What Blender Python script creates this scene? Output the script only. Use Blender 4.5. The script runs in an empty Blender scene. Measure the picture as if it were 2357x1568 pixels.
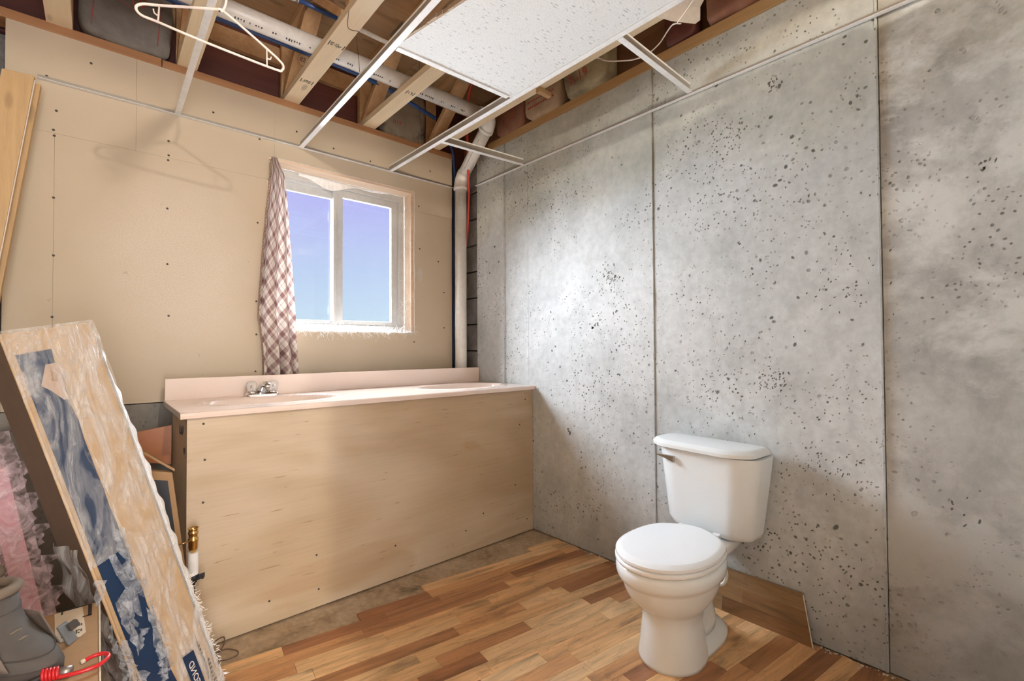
import bpy, bmesh, math, random
from mathutils import Vector, Matrix, Euler
random.seed(7)
S = bpy.context.scene
C = S.collection
V = Vector
PI = math.pi

# ------------------------------------------------------------------ camera
FPX, YAW, PITCH, ROLL = 1074.37, 0.725964, 0.017403, -0.005036
CAM = V((-2.16592, -2.99134, 1.19166))
fw = V((math.sin(YAW)*math.cos(PITCH), math.cos(YAW)*math.cos(PITCH), math.sin(PITCH)))
rt = V((math.cos(YAW), -math.sin(YAW), 0)); up = rt.cross(fw)
rt2 = rt*math.cos(ROLL)+up*math.sin(ROLL); up2 = up*math.cos(ROLL)-rt*math.sin(ROLL)
cd = bpy.data.cameras.new('camera'); cam = bpy.data.objects.new('camera', cd); C.objects.link(cam)
cd.sensor_fit = 'HORIZONTAL'; cd.sensor_width = 36; cd.lens = FPX/2357*36; cd.clip_start = .02
m3 = Matrix((rt2, up2, -fw)).transposed()
cam.matrix_world = Matrix.Translation(CAM) @ m3.to_4x4()
S.camera = cam

# ------------------------------------------------------------------ sky
W = bpy.data.worlds.new('sky'); S.world = W; W.use_nodes = True
nt = W.node_tree; nt.nodes.clear()
tc = nt.nodes.new('ShaderNodeTexCoord'); sx = nt.nodes.new('ShaderNodeSeparateXYZ')
cr = nt.nodes.new('ShaderNodeValToRGB'); bg = nt.nodes.new('ShaderNodeBackground'); ow = nt.nodes.new('ShaderNodeOutputWorld')
e = cr.color_ramp.elements
e[0].position = .05; e[0].color = (.335, .432, .517, 1); e[1].position = .30; e[1].color = (.28, .285, .53, 1)
x = cr.color_ramp.elements.new(.14); x.color = (.30, .38, .515, 1)
nt.links.new(tc.outputs['Generated'], sx.inputs[0]); nt.links.new(sx.outputs['Z'], cr.inputs[0])
nt.links.new(cr.outputs[0], bg.inputs[0]); nt.links.new(bg.outputs[0], ow.inputs[0])
bg.inputs[1].default_value = 1.0

# ------------------------------------------------------------------ lights
def light(name, kind, loc, energy, color, **kw):
    l = bpy.data.lights.new(name, kind); l.energy = energy; l.color = color
    for k, v in kw.items(): setattr(l, k, v)
    o = bpy.data.objects.new(name, l); C.objects.link(o); o.location = loc
    return o
sun = light('hazy_daylight', 'SUN', (-2, 4, 5), 55.0, (.83, .915, 1.0), angle=math.radians(97))
sun.rotation_euler = (V((-.08, -.90, -.40))).to_track_quat('-Z', 'Y').to_euler()
light('ceiling_bulb', 'POINT', (-1.8, -4.45, 2.585), 100, (1.0, .90, .75), shadow_soft_size=.03)
rear = light('rear_fill_light', 'AREA', (-2.3, -5.8, 1.15), 58, (.88, .94, 1.0), shape='RECTANGLE', size=.85, size_y=2.0)  # unseen fill light, added behind the camera to lift the shadows
rear.rotation_euler = (math.radians(90), 0, math.radians(-12))

S.view_settings.view_transform = 'Standard'; S.view_settings.look = 'None'
S.view_settings.exposure = 0.85; S.view_settings.gamma = 1.0; S.view_settings.use_curve_mapping = False

# ------------------------------------------------------------------ materials
class NT:
    def __init__(s, name):
        s.m = bpy.data.materials.new(name); s.m.use_nodes = True; s.t = s.m.node_tree; s.t.nodes.clear()
        s.out = s.n('ShaderNodeOutputMaterial'); s.b = s.n('ShaderNodeBsdfPrincipled'); s.l(s.b, 0, s.out, 0)
    def n(s, k): return s.t.nodes.new(k)
    def l(s, a, i, b, j): s.t.links.new(a.outputs[i], b.inputs[j])
    def set(s, **kw):
        for k, v in kw.items():
            s.b.inputs[k.replace('_', ' ')].default_value = v
        return s
    def coord(s, kind='Object', scale=(1, 1, 1), rot=(0, 0, 0), loc=(0, 0, 0), rand=False):
        mp = s.n('ShaderNodeMapping'); mp.inputs['Scale'].default_value = scale; mp.inputs['Rotation'].default_value = rot; mp.inputs['Location'].default_value = loc
        if kind == 'World': g = s.n('ShaderNodeNewGeometry'); src = (g, 'Position')
        else: g = s.n('ShaderNodeTexCoord'); src = (g, kind)
        if rand:
            oi = s.n('ShaderNodeObjectInfo'); ml = s.n('ShaderNodeMath'); ml.operation = 'MULTIPLY'; ml.inputs[1].default_value = 57.
            s.l(oi, 'Random', ml, 0); ad = s.n('ShaderNodeVectorMath'); s.l(g, src[1], ad, 0); s.l(ml, 0, ad, 1); s.l(ad, 0, mp, 0)
        else: s.l(g, src[1], mp, 0)
        return mp
    def noise(s, co, scale=5, detail=4, rough=.55, dist=0):
        x = s.n('ShaderNodeTexNoise'); s.l(co, 0, x, 'Vector'); x.inputs['Scale'].default_value = scale; x.inputs['Detail'].default_value = detail
        x.inputs['Roughness'].default_value = rough; x.inputs['Distortion'].default_value = dist; return x
    def ramp(s, src, i, stops, interp='LINEAR'):
        r = s.n('ShaderNodeValToRGB'); r.color_ramp.interpolation = interp; el = r.color_ramp.elements
        while len(el) < len(stops): el.new(.5)
        for k, (p, c) in enumerate(stops):
            el[k].position = p; el[k].color = (c, c, c, 1) if not hasattr(c, '__len__') else (*c, 1)
        s.l(src, i, r, 0); return r
    def mix(s, a, b, fac, blend='MIX'):
        x = s.n('ShaderNodeMix'); x.data_type = 'RGBA'; x.blend_type = blend
        for k, src in (('A', a), ('B', b)):
            inp = [i for i in x.inputs if i.name == k and i.type == 'RGBA'][0]
            if isinstance(src, tuple) and not hasattr(src[0], 'outputs'): inp.default_value = (*src, 1)
            else: s.t.links.new(src[0].outputs[src[1]], inp)
        if isinstance(fac, (int, float)): x.inputs[0].default_value = fac
        else: s.t.links.new(fac[0].outputs[fac[1]], x.inputs[0])
        s.mo = [o for o in x.outputs if o.type == 'RGBA'][0].identifier
        return (x, [k for k, o in enumerate(x.outputs) if o.type == 'RGBA'][0])
    def color(s, src): s.t.links.new(src[0].outputs[src[1]], s.b.inputs['Base Color'])
    def bump(s, src, strength=.3, dist=.01):
        bp = s.n('ShaderNodeBump'); bp.inputs['Strength'].default_value = strength; bp.inputs['Distance'].default_value = dist
        s.t.links.new(src[0].outputs[src[1]], bp.inputs['Height']); s.l(bp, 0, s.b, 'Normal'); return bp
    def math(s, op, a, b=None):
        x = s.n('ShaderNodeMath'); x.operation = op
        for k, v in ((0, a), (1, b)):
            if v is None: continue
            if isinstance(v, (int, float)): x.inputs[k].default_value = v
            else: s.t.links.new(v[0].outputs[v[1]], x.inputs[k])
        return (x, 0)

M = {}
def plain(name, col, rough=.6, metal=0., **kw):
    t = NT(name); t.set(Base_Color=(*col, 1), Roughness=rough, Metallic=metal)
    co = t.coord('Object'); nz = t.noise(co, 30, 3); r = t.ramp(nz, 0, [(.3, tuple(c*.93 for c in col)), (.7, tuple(min(1, c*1.05) for c in col))])
    t.color((r, 0))
    for k, v in kw.items(): t.b.inputs[k.replace('_', ' ')].default_value = v
    M[name] = t.m; return t.m

def wood(name, c1, c2, axis=0, fine=60, stretch=.06, rough=.6, wave=6, rand=True, knots=0.0, dark=.6):
    t = NT(name); sc = [1, 1, 1]; sc[axis] = stretch
    co = t.coord('Object', scale=sc, rand=rand)
    n1 = t.noise(co, wave, 5, .6, 1.2); n2 = t.noise(co, fine, 4, .6, .3)
    r1 = t.ramp(n1, 0, [(.28, c1), (.5, tuple((a+b)/2 for a, b in zip(c1, c2))), (.72, c2)])
    r2 = t.ramp(n2, 0, [(.30, dark), (.55, 1.0)])
    cx = t.mix((r1, 0), (r2, 0), .35, 'MULTIPLY')
    if knots:
        sc2 = [9, 9, 9]; sc2[axis] = 3.2
        co2 = t.coord('Object', scale=sc2, rand=rand); v = t.n('ShaderNodeTexVoronoi'); t.l(co2, 0, v, 'Vector'); v.inputs['Scale'].default_value = 1.
        k = t.ramp(v, 0, [(.10, 1.0), (.17, 0.0)]); cx = t.mix(cx, tuple(.35*c for c in c1), t.math('MULTIPLY', (k, 0), knots))
    t.color(cx); t.set(Roughness=rough); t.bump((n2, 0), .15, .004)
    M[name] = t.m; return t.m

# lumber family
wood('spruce', (.78, .63, .42), (.90, .76, .55), 1, knots=.5, dark=.8)
wood('spruce_x', (.42, .25, .11), (.66, .45, .24), 0, knots=.7)
wood('spruce_z', (.46, .28, .13), (.62, .42, .21), 2, knots=.35)
wood('web_wood', (.52, .29, .13), (.70, .46, .25), 1)
wood('old_plate', (.34, .15, .065), (.50, .26, .12), 0)
wood('sill_wood', (.36, .20, .075), (.52, .33, .15), 1)
wood('rim_wood', (.075, .020, .017), (.17, .055, .038), 0, wave=3)
wood('subfloor_ply', (.32, .18, .085), (.50, .32, .17), 0, wave=4, knots=.4)
wood('rim_ply', (.17, .085, .04), (.30, .17, .08), 1, wave=5)
wood('window_wood', (.66, .47, .32), (.80, .62, .46), 0)

def plywood():
    t = NT('plywood'); co = t.coord('World', scale=(.30, 1, 1.0), loc=(4.1, 0, 1.3))
    dn = t.noise(co, 1.6, 3, .55, .6)
    ph = t.math('MULTIPLY', (dn, 0), 26.0); sn = t.math('SINE', ph)
    r = t.ramp(t.math('ADD', t.math('MULTIPLY', sn, .5), .5)[0], 0, [(.0, (.50, .37, .235)), (.5, (.55, .425, .285)), (1., (.61, .485, .345))])
    big = t.noise(t.coord('World', scale=(.5, 1, 1.6), loc=(1.7, 0, .2)), 1.3, 3, .5, .4); rb = t.ramp(big, 0, [(.35, .90), (.65, 1.05)])
    cx = t.mix((r, 0), (rb, 0), 1.0, 'MULTIPLY')
    co2 = t.coord('World', scale=(1.6, 1, 34)); n2 = t.noise(co2, 2.4, 4, .6, .6); r2 = t.ramp(n2, 0, [(.33, .88), (.6, 1.0)])
    cx = t.mix(cx, (r2, 0), .6, 'MULTIPLY')
    st = t.ramp(big, 0, [(.64, 0.), (.66, 1.)]); cx = t.mix(cx, (.40, .235, .11), t.math('MULTIPLY', (st, 0), .30))
    co3 = t.coord('World', scale=(5, 1, 60)); n3 = t.noise(co3, 1.6, 2, .5); r3 = t.ramp(n3, 0, [(.70, 0.), (.74, 1.)])
    cx = t.mix(cx, (.22, .10, .04), t.math('MULTIPLY', (r3, 0), .55))
    t.color(cx); t.set(Roughness=.5); t.bump((n2, 0), .06, .002); M['plywood'] = t.m
plywood()

def laminate(name='laminate', sw=False, k_=1.):
    def A(x_, y_, z_): return (y_*.0+1, x_, y_) if sw else (x_, y_, z_)
    t = NT(name); co = t.coord('Object', scale=A(.5, 3.2, 1), rand=True)
    n1 = t.noise(co, 3.2, 5, .6, 1.6); n2 = t.noise(t.coord('Object', scale=A(.12, 3, 1), rand=True), 22, 4, .6, .5)
    oi = t.n('ShaderNodeObjectInfo')
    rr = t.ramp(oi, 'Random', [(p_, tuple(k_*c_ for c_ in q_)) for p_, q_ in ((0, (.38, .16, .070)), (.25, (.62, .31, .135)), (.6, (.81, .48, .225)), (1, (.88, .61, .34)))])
    r1 = t.ramp(n1, 0, [(.30, .36), (.45, .85), (.7, 1.2)])
    cx = t.mix((rr, 0), (r1, 0), .85, 'MULTIPLY')
    r2 = t.ramp(n2, 0, [(.35, .72), (.6, 1.)]); cx = t.mix(cx, (r2, 0), .6, 'MULTIPLY')
    st = t.noise(t.coord('Object', scale=A(.45, 2.0, 1), rand=True, loc=(3, 8, 0)), 4.5, 3, .5, 2.2); rs = t.ramp(st, 0, [(.485, 0.), (.5, 1.), (.515, 0.)])
    cx = t.mix(cx, (.14, .05, .02), t.math('MULTIPLY', (rs, 0), .28))
    t.color(cx); t.set(Roughness=.38); M[name] = t.m
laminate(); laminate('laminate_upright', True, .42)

def concrete(name, lo, hi, topstain, smear, pitamt):
    t = NT(name); P = t.coord('World')
    n1 = t.noise(P, 1.1, 6, .62, .4); base = t.ramp(n1, 0, [(.36, lo), (.60, hi)])
    n2 = t.noise(P, 26, 5, .65); f2 = t.ramp(n2, 0, [(.3, .84), (.7, 1.08)]); cx = t.mix((base, 0), (f2, 0), .8, 'MULTIPLY')
    n4 = t.noise(t.coord('World', scale=(1, 1.3, .8), loc=(2, 5, 1)), 4.5, 8, .70, .3); f4 = t.ramp(n4, 0, [(.36, .80), (.50, 1.0), (.66, 1.05)]); cx = t.mix(cx, (f4, 0), .9 if smear else .6, 'MULTIPLY')
    dist = t.noise(P, 9, 2, .5); vm = t.n('ShaderNodeVectorMath'); vm.operation = 'SCALE'; vm.inputs['Scale'].default_value = .05; t.l(dist, 1, vm, 0)
    ad = t.n('ShaderNodeVectorMath'); t.l(P, 0, ad, 0); t.l(vm, 0, ad, 1)
    zz = t.n('ShaderNodeSeparateXYZ'); t.l(P, 0, zz, 0)
    hs = []
    for sc, th0, th1, msc, m0, m1, loc in ((19, .045, .085, 1.5, .49, .60, 0), (48, .10, .17, 2.0, .44, .56, 3), (12, .035, .066, 1.1, .48, .6, 9)):
        mp = t.n('ShaderNodeMapping'); mp.inputs['Location'].default_value = (loc, loc*.7, loc*1.3); t.l(ad, 0, mp, 0)
        v = t.n('ShaderNodeTexVoronoi'); t.l(mp, 0, v, 'Vector'); v.inputs['Scale'].default_value = sc
        sv = t.n('ShaderNodeSeparateColor'); t.l(v, 1, sv, 0)
        d = t.math('SUBTRACT', (v, 0), t.math('MULTIPLY', (sv, 0), .12))
        pit = t.ramp(d[0], 0, [(0, 1.), (th0*.6, 1.), (th1, 0.)])
        mk = t.noise(mp, msc, 3, .6); mr = t.ramp(mk, 0, [(m0, 0.), (m1, 1.)])
        hs.append(t.math('MULTIPLY', (pit, 0), (mr, 0)))
    pit = t.math('MAXIMUM', t.math('MAXIMUM', hs[0], hs[1]), hs[2])
    cx = t.mix(cx, (.055, .055, .05), t.math('MULTIPLY', pit, pitamt))
    if topstain:
        zr = t.math('ADD', (zz, 2), t.math('MULTIPLY', t.math('SUBTRACT', (t.noise(P, 1.6, 4), 0), .5), 1.0))
        zs = t.ramp(t.math('MULTIPLY', zr, .333)[0], 0, [(.66, 0.), (.74, 1.)])
        cx = t.mix(cx, (.83, .80, .66), t.math('MULTIPLY', (zs, 0), .55), 'MULTIPLY')
    if smear:
        sm = t.noise(t.coord('World', scale=(1, 1.0, 1.35), rot=(.5, 0, 0), loc=(0, 3.3, 1.1)), 1.9, 8, .68, .2); sr = t.ramp(sm, 0, [(.48, 0.), (.58, 1.)])
        cx = t.mix(cx, smear, t.math('MULTIPLY', (sr, 0), .75))
    # darker towards the foot of the wall, with a ragged edge
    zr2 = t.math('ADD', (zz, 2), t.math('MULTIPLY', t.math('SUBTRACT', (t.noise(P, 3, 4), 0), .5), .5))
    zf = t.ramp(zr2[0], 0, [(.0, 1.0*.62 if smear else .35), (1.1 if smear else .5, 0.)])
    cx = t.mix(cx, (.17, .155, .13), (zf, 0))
    t.color(cx); t.set(Roughness=.85)
    h = t.math('SUBTRACT', t.math('MULTIPLY', (n2, 0), .25), pit); t.bump(h, .55, .006)
    M[name] = t.m
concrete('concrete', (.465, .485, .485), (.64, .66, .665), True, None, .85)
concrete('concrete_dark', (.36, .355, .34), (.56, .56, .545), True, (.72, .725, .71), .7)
concrete('concrete_low', (.20, .185, .165), (.30, .28, .25), False, None, .5)

def drywall():
    t = NT('drywall'); P = t.coord('World')
    n1 = t.noise(P, .9, 4, .5); base = t.ramp(n1, 0, [(.3, (.555, .455, .325)), (.7, (.61, .51, .385))])
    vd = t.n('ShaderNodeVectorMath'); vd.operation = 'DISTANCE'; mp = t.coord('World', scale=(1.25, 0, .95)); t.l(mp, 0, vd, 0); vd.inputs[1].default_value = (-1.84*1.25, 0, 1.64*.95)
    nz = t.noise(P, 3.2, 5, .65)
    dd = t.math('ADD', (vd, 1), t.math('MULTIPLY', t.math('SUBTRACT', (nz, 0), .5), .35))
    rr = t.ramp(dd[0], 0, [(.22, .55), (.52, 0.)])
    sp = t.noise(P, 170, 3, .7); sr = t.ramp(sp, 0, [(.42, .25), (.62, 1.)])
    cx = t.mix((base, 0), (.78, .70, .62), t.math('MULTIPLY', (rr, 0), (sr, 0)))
    sm = t.noise(P, 22, 3, .5); sp2 = t.ramp(sm, 0, [(.715, 0.), (.74, 1.)]); cx = t.mix(cx, (.30, .22, .16), t.math('MULTIPLY', (sp2, 0), .35))
    t.color(cx); t.set(Roughness=.75); t.bump((sp, 0), .04, .001); M['drywall'] = t.m
drywall()

def tile_mat():
    t = NT('fissured_tile'); co = t.coord('World', scale=(5.0, 22, 6), rot=(0, 0, .2))
    d = t.noise(t.coord('World'), 18, 2); vm = t.n('ShaderNodeVectorMath'); vm.operation = 'SCALE'; vm.inputs['Scale'].default_value = .25; t.l(d, 1, vm, 0)
    ad = t.n('ShaderNodeVectorMath'); t.l(co, 0, ad, 0); t.l(vm, 0, ad, 1)
    v = t.n('ShaderNodeTexVoronoi'); t.l(ad, 0, v, 'Vector'); v.inputs['Scale'].default_value = 4.2
    f = t.ramp(v, 0, [(.12, 1.), (.20, 0.)])
    sp = t.noise(t.coord('World'), 260, 2, .6); s2 = t.ramp(sp, 0, [(.36, 1.), (.42, 0.)])
    both = t.math('MAXIMUM', t.math('MULTIPLY', (f, 0), .8), t.math('MULTIPLY', (s2, 0), .45))
    cx = t.mix((.80, .82, .82), (.36, .36, .37), both); t.color(cx); t.set(Roughness=.9)
    t.bump(t.math('SUBTRACT', 1., both), .6, .003); M['fissured_tile'] = t.m
tile_mat()

def cement_floor():
    t = NT('subfloor_board'); P = t.coord('World')
    n = t.noise(P, 4, 6, .65, .5); r = t.ramp(n, 0, [(.30, (.16, .11, .065)), (.42, (.42, .30, .185)), (.7, (.56, .44, .31))])
    n2 = t.noise(P, 45, 4); r2 = t.ramp(n2, 0, [(.35, .75), (.65, 1.05)]); cx = t.mix((r, 0), (r2, 0), .8, 'MULTIPLY')
    t.color(cx); t.set(Roughness=.8); t.bump((n2, 0), .2, .003); M['subfloor_board'] = t.m
cement_floor()

def block_mat():
    t = NT('cinder_block'); P = t.coord('World'); n = t.noise(P, 6, 5, .6); r = t.ramp(n, 0, [(.3, (.13, .115, .11)), (.7, (.30, .285, .275))])
    n2 = t.noise(P, 120, 3); r2 = t.ramp(n2, 0, [(.3, .7), (.6, 1.05)]); t.color(t.mix((r, 0), (r2, 0), .8, 'MULTIPLY')); t.set(Roughness=.9); t.bump((n2, 0), .4, .004); M['cinder_block'] = t.m
block_mat()

def kraft(name, c1, c2, mold=0.):
    t = NT(name); co = t.coord('Object'); n = t.noise(co, 7, 5, .6, .4); r = t.ramp(n, 0, [(.3, c1), (.7, c2)])
    cx = (r, 0)
    if mold:
        m_ = t.noise(t.coord('Object', loc=(.3, .2, .1)), 4, 5, .6); mr = t.ramp(m_, 0, [(.47, 0.), (.60, 1.)]); cx = t.mix(cx, (.03, .027, .03), t.math('MULTIPLY', (mr, 0), mold))
    t.color(cx); t.set(Roughness=.7); t.bump((t.noise(co, 25, 3), 0), .3, .01); M[name] = t.m
kraft('kraft_grey', (.13, .115, .10), (.24, .215, .19))
kraft('kraft_mold', (.26, .21, .15), (.38, .32, .24), .95)
kraft('kraft_tan', (.33, .22, .14), (.52, .40, .27))
kraft('kraft_red', (.20, .075, .05), (.34, .17, .10))
kraft('kraft_shiny', (.30, .26, .16), (.48, .42, .28), .5)

def plaid():
    t = NT('plaid_cloth'); uv = t.n('ShaderNodeTexCoord'); mp = t.n('ShaderNodeMapping'); t.l(uv, 'UV', mp, 0); mp.inputs['Rotation'].default_value = (0, 0, .72)
    s = t.n('ShaderNodeSeparateXYZ'); t.l(mp, 0, s, 0)
    def band(i, freq, th, ph):
        a = t.math('FRACT', t.math('ADD', t.math('MULTIPLY', (s, i), freq), ph)); return t.ramp(a[0], 0, [(th-.02, 1.), (th+.02, 0.)])
    bs = [band(0, 9, .34, 0.), band(1, 9, .34, .0), band(0, 9, .08, .45), band(1, 9, .08, .45)]
    sm = t.math('ADD', t.math('ADD', t.math('MULTIPLY', (bs[0], 0), .5), t.math('MULTIPLY', (bs[1], 0), .5)), t.math('ADD', t.math('MULTIPLY', (bs[2], 0), .3), t.math('MULTIPLY', (bs[3], 0), .3)))
    r = t.ramp(sm[0], 0, [(.0, (.64, .56, .50)), (.5, (.40, .29, .265)), (1.0, (.21, .115, .10))])
    t.color((r, 0)); t.set(Roughness=.9)
    tr = t.n('ShaderNodeBsdfTranslucent'); t.l(r, 0, tr, 0); ms = t.n('ShaderNodeMixShader'); ms.inputs[0].default_value = .16
    t.l(t.b, 0, ms, 1); t.l(tr, 0, ms, 2); t.l(ms, 0, t.out, 0); M['plaid_cloth'] = t.m
plaid()

def film(name, lo, hi, scale=9, col=(.85, .84, .83), stretch=(1, 1, 1)):
    t = NT(name); co = t.coord('Object', scale=stretch); n = t.noise(co, scale, 5, .65, 1.5); r = t.ramp(n, 0, [(.36, lo), (.62, hi)])
    t.set(Base_Color=(*col, 1), Roughness=.22); t.b.inputs['Alpha'].default_value = .3; t.t.links.new(r.outputs[0], t.b.inputs['Alpha'])
    t.bump((n, 0), .6, .02); M[name] = t.m
film('plastic_film', .03, .46, 11, stretch=(1, 1, .35))
film('torn_film', .10, .55, 22, (.62, .66, .72))
film('edge_film', .86, 1.0, 14, (.95, .95, .95), (1, 1, .4))  # opaque white carries the window light on the carton film's gathered edge
film('pink_film', .04, .6, 16, (.82, .62, .66))

def gloss(name, col, rough):
    t = NT(name); nz = t.noise(t.coord('Object'), 140, 2); r = t.ramp(nz, 0, [(.66, col), (.74, tuple(c*.93 for c in col))]); t.color((r, 0)); t.set(Roughness=rough); M[name] = t.m
gloss('porcelain', (.83, .87, .89), .12); gloss('toilet_seat', (.88, .905, .94), .22); plain('chrome', (.72, .72, .72), .12, 1.); plain('dull_chrome', (.42, .41, .40), .25, 1.)
plain('grid_white', (.86, .87, .87), .35); plain('grid_side', (.40, .37, .33), .35, .4); plain('pvc', (.82, .80, .76), .3); plain('pex_blue', (.03, .085, .27), .35); plain('pex_red', (.60, .06, .04), .35)
plain('vinyl', (.56, .56, .55), .35); gloss('cultured_marble', (.80, .66, .58), .10); plain('hanger_plastic', (.90, .80, .74), .35)
plain('brass', (.72, .48, .18), .2, 1.); plain('paper_white', (.78, .76, .74), .7); plain('black', (.018, .017, .017), .5); plain('ink', (.06, .055, .05), .7); plain('red_ink', (.42, .07, .045), .7)
plain('red_plastic', (.55, .02, .025), .3); plain('navy', (.008, .030, .085), .45); plain('navy_dark', (.018, .022, .032), .5); plain('screw', (.07, .055, .045), .6, .3)
plain('cardboard', (.36, .215, .105), .75); plain('cardboard_light', (.52, .36, .205), .7); plain('cardboard_shaded', (.135, .088, .058), .8); plain('label_paper', (.66, .56, .42), .7)
plain('boot_grey', (.085, .075, .068), .8); plain('boot_collar', (.17, .135, .10), .85); plain('boot_dark', (.055, .045, .04), .85); plain('boot_tan', (.15, .115, .095), .7); plain('lining_label', (.40, .36, .30), .8)
plain('pink_foam', (.62, .33, .38), .8); plain('gypsum', (.74, .66, .58), .8); plain('white_wire', (.84, .74, .65), .5); plain('wire_dark', (.10, .06, .035), .5); plain('steel', (.33, .31, .29), .4, .8)
plain('orange_veneer', (.42, .15, .05), .4); plain('fibre', (.90, .88, .86), .9); plain('lining_white', (.80, .72, .64), .7); plain('caulk_dust', (.60, .54, .47), .95); plain('logo_tan', (.52, .38, .29), .6)
plain('void_dark', (.13, .13, .12), .95); plain('mortar', (.40, .38, .36), .95); plain('rear_paint', (.62, .56, .47), .8); plain('rear_ceiling', (.70, .69, .66), .9); plain('rope_black', (.03, .028, .028), .6); plain('bottle_blue', (.17, .18, .19), .3)
def glass():
    t = NT('window_glass'); t.set(Base_Color=(1, 1, 1, 1), Roughness=0.0, IOR=1.01); t.b.inputs['Transmission Weight'].default_value = 1.0
    tb = t.n('ShaderNodeBsdfTransparent'); gl = t.n('ShaderNodeBsdfGlossy'); gl.inputs['Roughness'].default_value = .02; ms = t.n('ShaderNodeMixShader'); ms.inputs[0].default_value = .03
    t.l(tb, 0, ms, 1); t.l(gl, 0, ms, 2); t.l(ms, 0, t.out, 0); M['window_glass'] = t.m
    t = NT('acrylic'); t.set(Base_Color=(.97, .95, .93, 1), Roughness=.08, IOR=1.35); t.b.inputs['Transmission Weight'].default_value = .75; M['acrylic'] = t.m
glass()

# ------------------------------------------------------------------ mesh helpers
class MB:
    def __init__(s): s.v = []; s.f = []; s.uv = None
    def add(s, vs, fs):
        o = len(s.v); s.v += [V(p) for p in vs]; s.f += [tuple(i+o for i in f) for f in fs]; return s
    def box(s, a, b):
        x0, y0, z0 = (min(p, q) for p, q in zip(a, b)); x1, y1, z1 = (max(p, q) for p, q in zip(a, b))
        return s.add([(x0, y0, z0), (x1, y0, z0), (x1, y1, z0), (x0, y1, z0), (x0, y0, z1), (x1, y0, z1), (x1, y1, z1), (x0, y1, z1)],
                     [(3, 2, 1, 0), (4, 5, 6, 7), (0, 1, 5, 4), (1, 2, 6, 5), (2, 3, 7, 6), (3, 0, 4, 7)])
    def obox(s, o, ax, ay, az):   # corner + three edge vectors
        o, ax, ay, az = V(o), V(ax), V(ay), V(az)
        fs = [(3, 2, 1, 0), (4, 5, 6, 7), (0, 1, 5, 4), (1, 2, 6, 5), (2, 3, 7, 6), (3, 0, 4, 7)]
        if ax.cross(ay).dot(az) < 0: fs = [f[::-1] for f in fs]
        return s.add([o, o+ax, o+ax+ay, o+ay, o+az, o+ax+az, o+ax+ay+az, o+ay+az], fs)
    def beam(s, p, q, w, h, side=(0, 0, 1)):   # bar from p to q, centred
        p, q = V(p), V(q); d = q-p; n = V(side); b = d.cross(n).normalized(); n = b.cross(d).normalized()
        return s.obox(p-b*w/2-n*h/2, b*w, n*h, d)
    def tube(s, pts, r, n=10, cap=True, closed=False):
        pts = [V(p) for p in pts]; rs = r if hasattr(r, '__len__') else [r]*len(pts); rings = []
        nrm = None
        for i, p in enumerate(pts):
            if closed: d = (pts[(i+1) % len(pts)]-pts[i-1])
            else: d = pts[min(i+1, len(pts)-1)]-pts[max(i-1, 0)]
            d = d.normalized() if d.length > 1e-9 else V((0, 0, 1))
            if nrm is None:
                nrm = d.cross(V((0, 0, 1))); nrm = nrm if nrm.length > 1e-3 else d.cross(V((1, 0, 0)))
            nrm = (nrm-d*nrm.dot(d)); nrm.normalize(); b = d.cross(nrm)
            rings.append([p+(nrm*math.cos(2*PI*k/n)+b*math.sin(2*PI*k/n))*rs[i] for k in range(n)])
        return s.loft(rings, cap and not closed, closed)
    def loft(s, rings, cap=True, closed=False):
        n = len(rings[0]); vs = [p for r in rings for p in r]; fs = []
        L = len(rings)
        for i in range(L if closed else L-1):
            j = (i+1) % L
            for k in range(n): fs.append((i*n+k, i*n+(k+1) % n, j*n+(k+1) % n, j*n+k))
        if cap: fs.append(tuple(range(n-1, -1, -1))); fs.append(tuple((L-1)*n+k for k in range(n)))
        return s.add(vs, fs)
    def frame(s, x0, x1, z0, z1, y0, y1, wl_, wr_, wb_, wt_):   # mitred rectangular ring
        o = [(x0, z0), (x1, z0), (x1, z1), (x0, z1)]; i = [(x0+wl_, z0+wb_), (x1-wr_, z0+wb_), (x1-wr_, z1-wt_), (x0+wl_, z1-wt_)]
        vs = [(a, y, b) for y in (y0, y1) for L in (o, i) for a, b in L]; fs = []
        for k in range(4):
            j = (k+1) % 4; fs += [(k, j, 4+j, 4+k), (8+k, 12+k, 12+j, 8+j), (k, 8+k, 8+j, j), (4+k, 4+j, 12+j, 12+k)]
        return s.add(vs, fs)
    def lathe(s, prof, c=(0, 0, 0), axis=(0, 0, 1), n=20):
        ax = V(axis).normalized(); u = ax.cross(V((1, 0, 0))); u = u if u.length > .1 else ax.cross(V((0, 1, 0))); u.normalize(); w = ax.cross(u)
        return s.loft([[V(c)+ax*z+(u*math.cos(2*PI*k/n)+w*math.sin(2*PI*k/n))*max(r, 1e-4) for k in range(n)] for r, z in prof])
    def prism(s, poly, d):   # planar polygon points + extrusion vector
        n = len(poly); d = V(d); vs = [V(p) for p in poly]+[V(p)+d for p in poly]
        fs = [tuple(range(n-1, -1, -1)), tuple(range(n, 2*n))]+[(k, (k+1) % n, n+(k+1) % n, n+k) for k in range(n)]
        return s.add(vs, fs)
    def grid(s, fn, nu, nv, uv=False):
        o = len(s.v)
        vs = [fn(i/nu, j/nv) for j in range(nv+1) for i in range(nu+1)]
        fs = [(j*(nu+1)+i, j*(nu+1)+i+1, (j+1)*(nu+1)+i+1, (j+1)*(nu+1)+i) for j in range(nv) for i in range(nu)]
        if uv: s.uv = [(i/nu, j/nv) for j in range(nv+1) for i in range(nu+1)]
        return s.add(vs, fs)
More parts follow.
